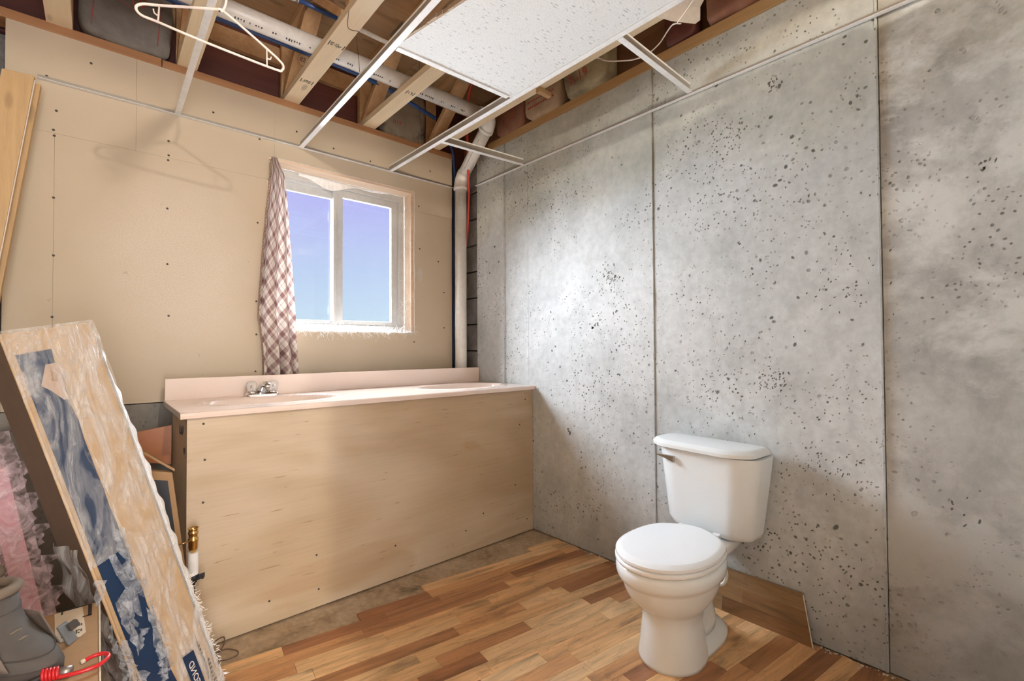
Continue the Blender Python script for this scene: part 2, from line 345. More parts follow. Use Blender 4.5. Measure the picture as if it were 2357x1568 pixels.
    def build(s, name, mat, parent=None, smooth=False, bevel=0, solid=0, subdiv=0, base=True):
        lo = V((min(p[i] for p in s.v) for i in range(3))); hi = V((max(p[i] for p in s.v) for i in range(3)))
        org = V(((lo.x+hi.x)/2, (lo.y+hi.y)/2, lo.z if base else (lo.z+hi.z)/2))
        me = bpy.data.meshes.new(name); me.from_pydata([p-org for p in s.v], [], s.f); me.validate()
        bm = bmesh.new(); bm.from_mesh(me)
        bmesh.ops.recalc_face_normals(bm, faces=bm.faces)
        if bevel: bmesh.ops.bevel(bm, geom=[e_ for e_ in bm.edges if len(e_.link_faces) == 2 and e_.calc_face_angle(0) > .5], offset=bevel, segments=2, affect='EDGES', profile=.6)
        bm.to_mesh(me); bm.free()
        if s.uv:
            ul = me.uv_layers.new(name='UVMap')
            for lp in me.loops: ul.data[lp.index].uv = s.uv[lp.vertex_index]
        if smooth:
            for p in me.polygons: p.use_smooth = True
        me.materials.append(M[mat] if isinstance(mat, str) else mat)
        o = bpy.data.objects.new(name, me); C.objects.link(o)
        o.location = org
        if parent is not None:
            o.parent = parent; pl = wl(parent); o.location = org-pl
        if solid:
            md = o.modifiers.new('thickness', 'SOLIDIFY'); md.thickness = solid; md.offset = 0
        if subdiv:
            md = o.modifiers.new('smooth', 'SUBSURF'); md.levels = subdiv; md.render_levels = subdiv
        return o
def wl(o):
    l = V(o.location)
    while o.parent is not None: o = o.parent; l = l+V(o.location)
    return l
def smooth_by_angle(o, ang=35):
    me = o.data
    bm = bmesh.new(); bm.from_mesh(me)
    for f in bm.faces: f.smooth = True
    for e_ in bm.edges:
        if len(e_.link_faces) == 2 and e_.calc_face_angle(0) > math.radians(ang): e_.smooth = False
    bm.to_mesh(me); bm.free(); return o
def tag(o, label, cat=None, group=None, kind=None):
    o['label'] = label
    if cat: o['category'] = cat
    if group: o['group'] = group
    if kind: o['kind'] = kind
    return o
def empty(name, loc, label=None, cat=None, group=None, kind=None):
    o = bpy.data.objects.new(name, None); C.objects.link(o); o.location = loc; o.empty_display_size = .05
    if label: o['label'] = label
    if cat: o['category'] = cat
    if group: o['group'] = group
    if kind: o['kind'] = kind
    return o
def boxpart(name, a, b, mat, parent=None, bevel=0, **kw): return MB().box(a, b).build(name, mat, parent, bevel=bevel, **kw)
def share(o, loc, parent, name=None, rot=None, scale=None):
    c = o.copy(); C.objects.link(c); c.parent = parent; c.location = V(loc)-(wl(parent) if parent else V((0, 0, 0)))
    if name: c.name = name
    if rot is not None: c.rotation_euler = rot
    if scale is not None: c.scale = scale
    return c
def text(s_, name, size, mat, origin, xdir, ydir, parent, ext=.0004, font_scale=1.):
    cu = bpy.data.curves.new(name, 'FONT'); cu.body = s_; cu.size = size; cu.extrude = ext
    t_ = bpy.data.objects.new(name, cu); C.objects.link(t_)
    dg = bpy.context.evaluated_depsgraph_get(); me = bpy.data.meshes.new_from_object(t_.evaluated_get(dg)); bpy.data.objects.remove(t_)
    xd, yd = V(xdir).normalized(), V(ydir).normalized(); zd = xd.cross(yd)
    mm = Matrix((xd, yd, zd)).transposed().to_4x4()
    me.transform(mm); me.materials.clear(); me.materials.append(M[mat]); o = bpy.data.objects.new(name, me); C.objects.link(o)
    if parent: o.parent = parent; o.location = V(origin)-wl(parent)
    else: o.location = origin
    return o
def egg(uc, lf, lb, w, z, n=40, p=2.0, pb=2.4):
    r = []
    for k in range(n):
        a = 2*PI*k/n; c, s_ = math.cos(a), math.sin(a)
        pw = p if c >= 0 else pb
        du = (lf if c >= 0 else lb)*math.copysign(abs(c)**(2/pw), c); dv = w*math.copysign(abs(s_)**(2/pw), s_)
        r.append((uc+du, dv, z))
    return r
def bez(p0, p1, p2, p3, n=10):
    p0, p1, p2, p3 = map(V, (p0, p1, p2, p3)); return [p0*(1-t)**3+p1*3*t*(1-t)**2+p2*3*t*t*(1-t)+p3*t**3 for t in (k/n for k in range(n+1))]
def catmull(pts, n=6):
    pts = [V(p) for p in pts]; out = []
    for i in range(len(pts)-1):
        a, b, c, d = pts[max(i-1, 0)], pts[i], pts[i+1], pts[min(i+2, len(pts)-1)]
        for k in range(n):
            t = k/n; out.append(.5*((2*b)+(c-a)*t+(2*a-5*b+4*c-d)*t*t+(3*b-a-3*c+d)*t**3))
    return out+[pts[-1]]

# ================================================================== SETTING
# ---- concrete wall on the right, cast in panels
wr = boxpart('wall_right', (.10, -6.0, 0), (.35, .35, 2.66), 'concrete_low'); tag(wr, 'grey cast concrete basement wall on the right', kind='structure')
edges = [-.152, -.478, -.718, -1.668, -2.612, -4.2, -6.0]
for k in range(6):
    y1, y0 = edges[k], edges[k+1]; xo = (.0, .0015, .0, .003, .011, .011)[k]
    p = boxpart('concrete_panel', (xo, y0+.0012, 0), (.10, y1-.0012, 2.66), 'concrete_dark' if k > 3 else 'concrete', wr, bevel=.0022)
for yy, w, h in ((-.486, .004, .004), (-.470, .004, .003), (-1.664, .005, .003), (-2.606, .004, .003)):   # fins of cement left by the form joints
    rr = []
    n = 60
    mb = MB(); pts = [(-h*.4+random.uniform(-.001, .001), yy+random.uniform(-.0012, .0012), 2.655*i/n) for i in range(n+1)]
    mb.tube(pts, [w*.5*random.uniform(.5, 1.15) for _ in pts], 6); mb.build('cement_fin', 'concrete', wr)
# clustered air voids and rock pockets in the cast face: ragged dark chips, too small to pick apart
rq = random.Random(17); mb = MB()
def chip(y_, z_, r_, el=1.6, rot=.6):
    n = 7; x_ = -.0006 if y_ > -1.668 else (.0024 if y_ > -2.612 else .0104); pts = []
    for k in range(n):
        a = 2*PI*k/n; rr = r_*rq.uniform(.55, 1.2); py, pz = rr*math.cos(a)/el, rr*math.sin(a)*el**.5
        pts.append((x_, y_+py*math.cos(rot)-pz*math.sin(rot), z_+py*math.sin(rot)+pz*math.cos(rot)))
    mb.prism(pts, (.003, 0, 0))
for cy_, cz_, sp_r, num, r_ in ((-1.392, 1.594, .035, 34, .006), (-1.44, 1.57, .030, 16, .004), (-2.25, 2.324, .016, 12, .006), (-2.063, 2.172, .035, 42, .004), (-2.50, 1.448, .075, 60, .004), (-2.887, 1.791, .010, 8, .006),
                                (-2.228, 1.051, .032, 40, .0045), (-1.075, .678, .007, 3, .009), (-1.405, 1.391, .012, 3, .008), (-1.985, 2.044, .018, 7, .005), (-2.42, .735, .07, 60, .004), (-1.492, 1.433, .012, 3, .008),
                                (-1.266, 1.323, .020, 4, .007), (-2.444, 1.639, .012, 3, .008), (-2.099, 1.664, .008, 3, .008), (-2.82, .638, .03, 8, .006), (-2.141, 1.929, .05, 14, .005), (-2.0, 1.00, .16, 70, .004), (-2.2, .90, .16, 80, .0035), (-1.45, 1.25, .14, 60, .0035), (-2.3, .45, .20, 80, .004)):
    for k in range(num): chip(cy_+rq.gauss(0, sp_r), cz_+rq.gauss(0, sp_r), r_*rq.uniform(.5, 1.3), rq.uniform(1.1, 2.2), rq.uniform(-.2, 1.2))
vo = mb.build('surface_voids', 'void_dark', wr); vo['kind'] = 'stuff'
blk = None
for i in range(14):   # cinder blocks showing in the open corner
    z0 = .0+i*.2035-.04; z1 = min(z0+.194, 2.66); z0 = max(z0, 0)
    boxpart('block', (.006, -.150, z0), (.10, .145, z1), 'cinder_block', wr, bevel=.006)
# ---- drywall wall at the back
wb = boxpart('wall_back', (-2.78, .16, 0), (-1.44, .34, 2.66), 'cinder_block'); tag(wb, 'tan unpainted drywall wall with the window', kind='structure')
boxpart('wall_core', (-.42, .155, 0), (.10, .34, 2.66), 'mortar', wb); boxpart('wall_core', (-1.44, .16, 0), (-.42, .34, 1.29), 'cinder_block', wb)
boxpart('wall_core', (-1.44, .16, 2.355), (-.42, .34, 2.66), 'cinder_block', wb)
for i in range(14):
    z0 = i*.2035-.04; z1 = min(z0+.194, 2.66); z0 = max(z0, 0)
    off = -.16 if i % 2 else -.30
    boxpart('block', (-.42, .142, z0), (off-.004, .156, z1), 'cinder_block', wb, bevel=.004); boxpart('block', (off+.004, .142, z0), (.004, .156, z1), 'cinder_block', wb, bevel=.004)
T = .0127
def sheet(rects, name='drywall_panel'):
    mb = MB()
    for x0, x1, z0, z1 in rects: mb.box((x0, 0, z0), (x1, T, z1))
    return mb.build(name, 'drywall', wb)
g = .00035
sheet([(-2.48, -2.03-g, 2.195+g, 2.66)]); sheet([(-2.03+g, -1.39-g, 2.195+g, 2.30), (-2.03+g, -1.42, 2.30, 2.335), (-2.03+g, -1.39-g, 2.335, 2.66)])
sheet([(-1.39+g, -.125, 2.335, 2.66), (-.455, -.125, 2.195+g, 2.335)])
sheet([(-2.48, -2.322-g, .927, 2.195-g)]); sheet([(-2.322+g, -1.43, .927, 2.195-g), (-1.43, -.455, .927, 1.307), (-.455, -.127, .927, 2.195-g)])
boxpart('stud', (-2.47, .014, .93), (-2.40, .15, 2.66), 'spruce_z', wb)
boxpart('stud', (-.175, .014, .0), (-.135, .14, 2.66), 'old_plate', wb)
boxpart('concrete_ledge', (-2.78, .004, 0), (-.14, .155, .922), 'concrete_low', wb)
scr0 = None
for sx_, sz_ in [(-2.317, 2.301), (-2.326, 2.209), (-2.323, 2.183), (-1.898, 2.283), (-1.897, 2.208), (-1.899, 2.182), (-2.323, 1.896), (-1.901, 1.929), (-2.321, 1.63), (-1.899, 1.639), (-1.892, 1.371),
                 (-2.323, 1.347), (-1.265, 2.527), (-1.039, 2.487), (-.79, 2.47), (-1.478, 1.929), (-1.483, 1.472), (-1.482, 1.281), (-1.486, 1.068), (-.416, 2.237), (-.409, 1.925), (-.2, 1.352), (-.2, 1.62),
                 (-.457, 1.244), (-.457, 1.038), (-2.476, 1.511), (-2.35, 2.45), (-2.2, 2.57), (-1.7, 2.50), (-1.47, 2.42), (-.32, 2.52), (-.25, 1.85)]:
    if scr0 is None: scr0 = MB().lathe([(.0055, 0), (.0055, .0012), (.0022, .0012)], (sx_, 0, sz_), (0, -1, 0), 10).build('screw_head', 'screw', wb, base=False)
    else: share(scr0, (sx_, -.0006, sz_), wb)
# torn paper hole beside the window
mb = MB(); ring = [(-.408+.020*math.cos(a)*random.uniform(.8, 1.2), 0, 1.735+.055*math.sin(a)*random.uniform(.85, 1.15)) for a in (2*PI*k/18 for k in range(18))]
mb.prism([(p[0], -.0012, p[2]) for p in ring], (0, .001, 0)); mb.build('torn_paper_scar', 'caulk_dust', wb)
# ---- left and rear of the room (outside the frame)
tag(boxpart('wall_left', (-2.95, -6.0, 0), (-2.78, .34, 3.13), 'rear_paint'), 'tan wall on the left beyond the lumber', kind='structure')
tag(boxpart('wall_rear', (-2.95, -6.2, 0), (.35, -6.0, 3.13), 'rear_paint'), 'rear wall behind the camera', kind='structure')
tag(boxpart('wall_light_blocker', (-1.63, -3.20, 0), (0, -3.10, 2.44), 'rear_paint'), 'unseen partition added behind the camera to block the lamp light', kind='structure')  # added out of view to cut the bulb's light on the right
tag(boxpart('shade_beam', (-2.78, -3.35, 2.575), (0, -3.20, 2.699), 'spruce_x'), 'unseen beam added behind the camera to shade the top of the drywall', kind='structure')  # added out of view so its shadow falls along the drywall top

# ---- floor: dusty base and laminate strips
fl = boxpart('floor', (-2.95, -6.0, -.12), (.35, .34, -.009), 'subfloor_board'); tag(fl, 'basement floor with laminate strips over a dusty brown base', kind='structure')
ang = math.radians(-7.6); ca, sa = math.cos(ang), math.sin(ang)
cache = {}
def in_poly(x0, y0): return True
PW = .068
cnt = 0; rest = MB()
rnd = random.Random(5)
def plank_ok(x0, y0): return True
for row in range(0, 78):
    vy = -row*PW
    ux = -3.3+rnd.uniform(-.5, 0)
    while ux < .9:
        Ln = rnd.choice((.26, .34, .42, .50, .60, .72))
        # clip to the room
        a0 = V((ux*ca-vy*sa, ux*sa+vy*ca)); a1 = V(((ux+Ln)*ca-vy*sa, (ux+Ln)*sa+vy*ca))
        off = V((-.0, -.93))  # front row lies just off the vanity
        p0 = a0+off; p1 = a1+off
        x0c, x1c = p0.x, p1.x
        ux0, ux1 = ux, ux+Ln
        ux += Ln
        if x1c < -2.7 or x0c > -.005: continue
        if x1c > -.008: ux1 -= (x1c+.008)/ca
        if x0c < -2.74: ux0 += (-2.74-x0c)/ca
        if ux1-ux0 < .02: continue
        mid = (ux0+ux1)/2; cx_, cy_ = mid*ca-vy*sa+off.x, mid*sa+vy*ca+off.y
        yhi = max(mid*sa, ux0*sa, ux1*sa)
        if cy_ < -5.9: continue
        if cy_+PW/2+abs(sa)*(ux1-ux0)*.3 > -.90-.05*(cx_+1.76)/1.76+.012: continue
        L_ = round(ux1-ux0, 3)
        near = cy_ > -2.62 and cx_ > -1.95
        if near and cnt < 298:
            key = L_
            if key not in cache:
                q = MB().box((-L_/2+.0004, -PW/2+.0004, 0), (L_/2-.0004, PW/2-.0004, .009)).build('plank', 'laminate', fl, bevel=.0006)
                cache[key] = q; first = True
            else: q = share(cache[key], (0, 0, 0), fl)
            q.location = V((cx_, cy_, -.009))-wl(fl); q.rotation_euler = (0, 0, ang); cnt += 1
        else:
            c0 = V((cx_, cy_, -.009)); dx = V((ca, sa, 0))*(L_-.001); dy = V((-sa, ca, 0))*(PW-.001)
            rest.obox(c0-dx/2-dy/2, dx, dy, (0, 0, .009))
ro = rest.build('plank_field', 'laminate', fl); ro['kind'] = 'stuff'
# plaster dust along the foot of the concrete wall
mb = MB(); rnd2 = random.Random(3)
for k in range(260):
    yy = rnd2.uniform(-2.75, -1.0); xx = -abs(rnd2.gauss(0, .016))-.006; s_ = rnd2.uniform(.0015, .005)
    mb.lathe([(s_, 0), (s_*.7, s_*.6), (.0003, s_*.9)], (xx, yy, 0), n=5)
dd = mb.build('rubble_dust', 'caulk_dust', fl); dd['kind'] = 'stuff'

# ---- wood around the top of the walls, rim boards, subfloor
tp = MB().box((-2.78, -.004, 2.66), (-1.93, .10, 2.703)).build('trim_1', 'old_plate', bevel=.003); tag(tp, 'brown wooden top plate above the drywall', kind='structure')
MB().box((-1.927, -.003, 2.66), (-.12, .10, 2.700)).build('plate_board', 'old_plate', tp, bevel=.003)
ts = MB().box((-.006, -6.0, 2.66), (.12, -.30, 2.715)).build('trim_2', 'sill_wood', bevel=.003); tag(ts, 'yellowish wooden sill plate on top of the concrete wall', kind='structure')
rimb = boxpart('trim_3', (-2.78, .13, 2.655), (.12, .34, 3.14), 'rim_wood'); tag(rimb, 'dark red-brown rim board behind the trusses', kind='structure')
boxpart('ledger_strip', (-2.78, .095, 2.955), (-.30, .13, 3.06), 'web_wood', rimb)
rimr = boxpart('trim_4', (.085, -6.0, 2.655), (.35, .34, 3.14), 'rim_ply'); tag(rimr, 'plywood rim above the concrete wall', kind='structure')
ce = boxpart('ceiling', (-2.95, -6.2, 3.135), (.35, .34, 3.25), 'rim_wood'); tag(ce, 'plywood subfloor overhead between the trusses', kind='structure')
for x0, x1 in ((-2.78, -1.80), (-1.797, -.58), (-.577, .12)):
    for y0, y1 in ((-2.2, .15), (-4.64, -2.203)):
        boxpart('plywood_sheet', (x0, y0, 3.115), (x1, y1, 3.135), 'subfloor_ply', ce)

# ================================================================== TRUSSES
tr_lab = {-2.31: 'wooden floor truss farthest left, behind the grey R-19 batt', -1.82: 'wooden floor truss above the white plastic coat hanger', -1.295: 'wooden floor truss with black grade stamps left of the long runner',
          -.80: 'wooden floor truss with a round knot, beside the ceiling tile corner', -.28: 'wooden floor truss nearest the concrete wall, along the tile edge'}
CH = .0445
trs = {}
for xc, lab in tr_lab.items():
    t_ = empty('floor_truss', (xc, -.05, 2.70), lab, 'truss', 'floor trusses overhead'); trs[xc] = t_
    boxpart('bottom_chord', (xc-CH, -3.9, 2.700), (xc+CH, .085, 2.738), 'spruce', t_, bevel=.002)
    boxpart('top_chord', (xc-CH, -3.9, 3.076), (xc+CH, .085, 3.114), 'web_wood', t_, bevel=.002)
    boxpart('end_post', (xc-CH, .048, 2.738), (xc+CH, .086, 3.076), 'web_wood', t_, bevel=.002)
    y = .02; upw = True
    while y > -3.6:
        d = .42
        p, q = ((xc, y, 2.745), (xc, y-d, 3.07)) if upw else ((xc, y, 3.07), (xc, y-d, 2.745))
        MB().beam(p, q, .086, .036, (0, 0, 1)).build('web', 'web_wood', t_, bevel=.002)
        y -= d+.06; upw = not upw
    for gy in (-.46, -1.42):
        for s_ in (-1, 1):
            xx = xc+s_*(CH+.0012); pl = boxpart('connector_plate', (xx-.001, gy-.10, 3.02), (xx+.001, gy+.06, 3.112), 'steel', t_)
boxpart('nailed_block', (-.278, -1.115, 2.672), (-.180, -1.085, 2.699), 'spruce_x', trs[-.28], bevel=.002)
def stamp(parent, cx, cy, z, mat='ink', w=.075, seed=1):
    r_ = random.Random(seed); mb = MB(); e_ = .0006
    def bar(x0, y0, x1, y1): mb.box((cx+x0, cy+y0, z-e_), (cx+x1, cy+y1, z))
    bar(-w/2, -.020, -w/2+.004, .020); bar(w/2-.004, -.020, w/2, .020)
    xx = -w/2+.008
    while xx < w/2-.012:
        for yy in (-.014, -.004, .006):
            if r_.random() < .8: bar(xx, yy, xx+r_.uniform(.004, .008), yy+r_.uniform(.004, .007))
        xx += .008
    mb.build('grade_stamp', mat, parent)
stamp(trs[-1.295], -1.292, -.706, 2.70, seed=1); stamp(trs[-1.295], -1.298, -.285, 2.70, w=.065, seed=2); stamp(trs[-.80], -.80, -.56, 2.70, w=.05, seed=4)
# pencilled number ringed on a web
d = V((0, -.42, .325)).normalized(); nn = V((0, -.325, -.42)).normalized(); o_ = V((-1.30, -.185, 2.872))+nn*.0195
text('82', 'pencil_number', .034, 'ink', o_+V((-.012, 0, 0)), (1, 0, 0), d, trs[-1.295])
mb = MB(); mb.tube([o_+V((1, 0, 0))*(.008+.030*math.cos(a))+d*(.012+.036*math.sin(a)) for a in (2*PI*k/24 for k in range(24))], .0009, 5, closed=True); mb.build('pencil_ring', 'ink', trs[-1.295])

# ================================================================== WINDOW
wn = empty('window_1', (-.93, .12, 1.31), kind='structure'); wn['label'] = 'white vinyl sliding window looking out on blue sky'
Y0, Y1 = .112, .165
X0, X1, Z0, Z1 = -1.385, -.476, 1.318, 2.318
MB().frame(X0, X1, Z0, Z1, Y0, Y1, .046, .040, .040, .046).build('window_frame', 'vinyl', wn, bevel=.003)
MB().frame(X0+.044, X1-.038, Z0+.038, Z1-.044, Y0+.012, Y1+.008, .016, .016, .016, .016).build('frame_lip', 'vinyl', wn, bevel=.002)
def sash(x0, x1, z0, z1, y0, y1, wl_, wr_, wb_, wt_, name):
    o = MB().frame(x0, x1, z0, z1, y0, y1, wl_, wr_, wb_, wt_).build(name, 'vinyl', wn, bevel=.003)
    boxpart('window_pane', (x0+wl_-.003, (y0+y1)/2-.002, z0+wb_-.003), (x1-wr_+.003, (y0+y1)/2+.002, z1-wt_+.003), 'window_glass', o)
    return o
sash(-.985, -.526, 1.350, 2.268, .122, .150, .055, .046, .038, .046, 'sash')
sash(-1.347, -.950, 1.350, 2.268, .150, .172, .045, .046, .036, .062, 'sash')
MB().box((-.996, .114, 1.352), (-.974, .152, 2.262)).build('meeting_stile', 'vinyl', wn, bevel=.003)
for zz in (1.46, 2.10): MB().box((-1.000, .108, zz-.03), (-.990, .118, zz+.03)).build('latch', 'lining_white', wn, bevel=.003)
# rough wooden jambs
boxpart('header_board', (-1.428, .004, 2.318), (-.448, .112, 2.352), 'window_wood', wn, bevel=.003)
boxpart('jamb_board', (-.474, .013, 1.30), (-.446, .112, 2.318), 'window_wood', wn, bevel=.003); boxpart('jamb_board', (-1.432, .013, 1.30), (-1.402, .112, 2.318), 'window_wood', wn, bevel=.003)
boxpart('sill_board', (-1.40, .013, 1.285), (-.474, .112, 1.312), 'lining_white', wn, bevel=.003)
rb = random.Random(11)
mb = MB(); pts = [(-.455+rb.uniform(-.0015, .0025), -.001, 1.31+i*1.022/40) for i in range(41)]; mb.tube(pts, .0028, 6); mb.tube([(-1.39+i*.935/40, -.001, 2.334+rb.uniform(-.0015, .002)) for i in range(41)], .0022, 6)
mb.build('torn_drywall_edge', 'gypsum', wn)
mb = MB()
def fluff(p, L, down):
    p = V(p); d = V((rb.uniform(-1, 1), rb.uniform(-.5, .1), rb.uniform(-1, .6) if down else rb.uniform(-.3, 1))).normalized(); pts = [p]
    for _ in range(4): d = (d+V((rb.uniform(-.6, .6), rb.uniform(-.3, .3), rb.uniform(-.5, .5)))).normalized(); pts.append(pts[-1]+d*L/4)
    mb.tube(pts, rb.uniform(.0006, .0013), 3)
for k in range(700): fluff((rb.uniform(-1.28, -.47), rb.uniform(-.006, .04), 1.312+rb.uniform(-.010, .012)), rb.uniform(.02, .07), True)
for k in range(70): fluff((rb.uniform(-.49, -.46), rb.uniform(.02, .10), rb.uniform(1.32, 1.55)), rb.uniform(.03, .08), True)
for k in range(40): fluff((-.473, rb.uniform(.09, .11), rb.uniform(1.35, 2.25)), rb.uniform(.02, .05), False)
fo = mb.build('insulation_fluff', 'fibre', wn); fo['kind'] = 'stuff'
mb = MB(); mb.grid(lambda u, v: V((-1.22+.62*u, .108-.004*math.sin(9*u+3*v), 2.315-(.012+.050*math.exp(-((u-.32)/.22)**2))*v+.006*math.sin(14*u)*v)), 30, 4); mb.build('plastic_scrap', 'edge_film', wn, smooth=True, solid=.0006)

# ================================================================== CEILING GRID
def runner(name, p, q, label, group, h=.038):
    p, q = V(p), V(q); r_ = empty(name, ((p+q)/2), label, 'ceiling grid', group); d = (q-p)
    MB().beam(p+V((0, 0, .0015)), q+V((0, 0, .0015)), .026, .003, (0, 0, 1)).build('flange', 'grid_white', r_, bevel=.0008)
    MB().beam(p+V((0, 0, h/2+.003)), q+V((0, 0, h/2+.003)), .004, h, (0, 0, 1)).build('web', 'grid_side', r_)
    MB().beam(p+V((0, 0, h+.003)), q+V((0, 0, h+.003)), .007, .008, (0, 0, 1)).build('bulb_edge', 'grid_white', r_, bevel=.0015)
    return r_
Hg = 2.430
ra = runner('main_runner', (-1.243, -.003, Hg), (-1.309, -3.22, Hg), 'white ceiling runner between the hanger and the tile, passing under the pipe', 'white ceiling grid')
rb_ = runner('main_runner', (-.650, -.003, Hg), (-.612, -3.22, Hg), 'white ceiling runner along the right edge of the tile', 'white ceiling grid')
rc = runner('main_runner', (-1.862, -.003, Hg), (-1.892, -3.22, Hg), 'white ceiling runner that the coat hanger hangs on', 'white ceiling grid')
runner('cross_tee', (-.632, -.640, Hg+.001), (-.024, -.700, Hg+.001), 'short white cross tee in front of the slanting white pipe', 'white ceiling grid')
runner('cross_tee', (-.612, -1.900, Hg+.001), (-.024, -1.889, Hg+.001), 'short white cross tee near the loose white cable', 'white ceiling grid')
runner('cross_tee', (-1.252, -1.254, Hg+.001), (-.662, -1.274, Hg+.001), 'white cross tee under the far edge of the ceiling tile', 'white ceiling grid')
def angle(name, a, b, inward, label):
    a, b, i_ = V(a), V(b), V(inward); r_ = empty(name, (a+b)/2, label, 'ceiling grid', 'white ceiling grid'); d = b-a
    MB().obox(a, d, i_*.022, (0, 0, .0016)).build('bottom_leg', 'grid_white', r_); MB().obox(a+i_*.0002, d, i_*.0014, (0, 0, .022)).build('wall_leg', 'grid_side', r_)
angle('wall_angle', (-2.38, -.0008, Hg-.004), (-.128, -.0008, Hg+.002), (0, -1, 0), 'white wall angle screwed along the drywall above the window')
angle('wall_angle', (-.0008, -.155, Hg+.006), (-.0008, -3.6, Hg-.012), (-1, 0, 0), 'white wall angle running along the concrete wall')
# hanger wires of the runners
for par, pts in ((ra, [(-1.27, -.93, 2.476), (-1.262, -.90, 2.56), (-1.268, -.885, 2.66), (-1.2515, -.88, 2.70), (-1.2515, -.88, 2.735)]), (ra, [(-1.2515, -.88, 2.699), (-1.30, -.87, 2.699), (-1.341, -.98, 2.699)]), (rb_, [(-.645, -.43, 2.476), (-.644, -.42, 2.60), (-.652, -.41, 2.75), (-.65, -.41, 3.07)])):
    MB().tube(catmull(pts, 5), .0014, 5).build('hanger_wire', 'wire_dark', par)
# ceiling tile
tl = empty('ceiling_tile', (-.9, -1.9, Hg+.003), 'white fissured acoustic ceiling tile lying in the grid', 'ceiling tile')
poly = [(-1.262, -1.262), (-.646, -1.276), (-.618, -2.48), (-1.00, -2.48), (-1.09, -2.11), (-1.192, -1.66)]
MB().prism([(x_, y_, Hg+.004) for x_, y_ in poly], (0, 0, .016)).build('tile_body', 'fissured_tile', tl)
mb = MB(); rt_ = random.Random(2)
pa, pb = V((-1.263, -1.266, 0)), V((-1.00, -2.478, 0)); nrm = V((-(pb-pa).y, (pb-pa).x, 0)).normalized()*-1
pts = [V((poly[0][0], poly[0][1], 0)), V((poly[5][0], poly[5][1], 0)), V((poly[4][0], poly[4][1], 0)), V((poly[3][0], poly[3][1], 0))]
for i in range(3):
    for k in range(14):
        p = pts[i].lerp(pts[i+1], k/14); q = pts[i].lerp(pts[i+1], (k+1)/14); w_ = rt_.uniform(.006, .014)
        mb.obox(V((p.x, p.y, Hg+.0035+rt_.uniform(0, .002))), q-p, V((-w_, -.0, 0)), (0, 0, .0165))
mb.build('broken_edge', 'kraft_tan', tl)
# loose torn panel beyond the runner
mb = MB(); mb.prism([(-.560, -1.972, 2.56), (-.485, -1.967, 2.55), (-.40, -2.005, 2.545), (-.370, -2.018, 2.55), (-.302, -2.059, 2.55), (-.300, -2.080, 2.556), (-.347, -2.104, 2.575), (-.40, -2.20, 2.62), (-.47, -2.36, 2.66), (-.58, -2.30, 2.62)], (0, 0, .012))
tpn = mb.build('torn_panel', 'lining_white'); tag(tpn, 'cream torn panel scrap hanging beside the ceiling tile', 'panel scrap')
MB().tube(catmull([(-.372, -2.016, 2.545), (-.40, -2.07, 2.552), (-.45, -2.2, 2.60)], 5), .0022, 6).build('crease', 'white_wire', tpn)
cb = MB().tube(catmull([(-.25, -1.30, 2.80), (-.12, -1.392, 2.800), (-.12, -1.47, 2.745), (-.12, -1.563, 2.701), (-.12, -1.64, 2.672), (-.12, -1.718, 2.662), (-.13, -1.79, 2.675), (-.16, -1.845, 2.685), (-.25, -1.93, 2.64), (-.33, -2.01, 2.565)], 6), .0032, 8).build('loose_cable', 'white_wire', smooth=True)
tag(cb, 'thin white cable looping from the torn panel to the truss', 'cable')

# ================================================================== INSULATION
def pillow(c, hx, hy, hz, ex=.35, ez=.35, n=28, m=14, wr_=.006, seed=0):
    r_ = random.Random(seed); ph = [r_.uniform(0, 6) for _ in range(6)]; rings = []
    def sp(a, e_): return math.copysign(abs(a)**e_, a)
    for j in range(1, m):
        t_ = -PI/2+PI*j/m; ring = []
        for k in range(n):
            a = 2*PI*k/n
            x_ = hx*sp(math.cos(t_), ez)*sp(math.cos(a), ex); y_ = hy*sp(math.cos(t_), ez)*sp(math.sin(a), ex); z_ = hz*sp(math.sin(t_), ez)
            w_ = wr_*(math.sin(x_*38+ph[0]+z_*22)+math.sin(y_*35+z_*47+ph[1])+.6*math.sin((x_+y_)*90+ph[2]))
            ring.append(V(c)+V((x_, y_, z_))*(1+w_*2.2)+V((w_*.5, w_*.7, 0)))
        rings.append(ring)
    return MB().loft(rings)
def batt(c, h, mat, label, seed, **kw):
    e_ = empty('insulation_batt', (c[0], c[1], c[2]-h[2]), label, 'insulation', 'insulation batts in the truss ends')
    b_ = pillow(c, *h, seed=seed, **kw).build('kraft_facing', mat, e_, smooth=True)
    return e_
i1 = batt((-2.065, .03, 2.905), (.185, .062, .20), 'kraft_grey', 'grey-brown R-19 batt behind the coat hanger', 1)
text('R-19', 'printing', .075, 'red_ink', (-2.135, -.042, 2.90), (1, 0, .05), (0, -.12, 1), i1)
for x_ in (-2.20, -1.95): MB().tube(catmull([(x_, -.040, 2.74), (x_+.005, -.048, 2.83), (x_+.015, -.047, 2.95), (x_, -.040, 3.05)], 5), .0016, 5).build('print_line', 'red_ink', i1)
MB().tube(catmull([(-2.19, -.043, 2.97), (-2.09, -.046, 2.90), (-1.96, -.042, 2.85)], 5), .0014, 5).build('print_line', 'red_ink', i1)
i2 = batt((-.535, .06, 2.90), (.195, .05, .20), 'kraft_mold', 'tan batt blackened by mold under the corner pipe', 2)
text('R19', 'printing', .04, 'red_ink', (-.62, .002, 2.79), (1, 0, 0), (0, -.1, 1), i2)
i3 = batt((.030, -.555, 2.885), (.055, .150, .175), 'kraft_red', 'red-brown batt behind the white pipe elbow', 3)
for k in range(4): boxpart('print_line', (-.027, -.60-.005*k, 2.79+.022*k), (-.0255, -.53, 2.797+.022*k), 'red_ink', i3)
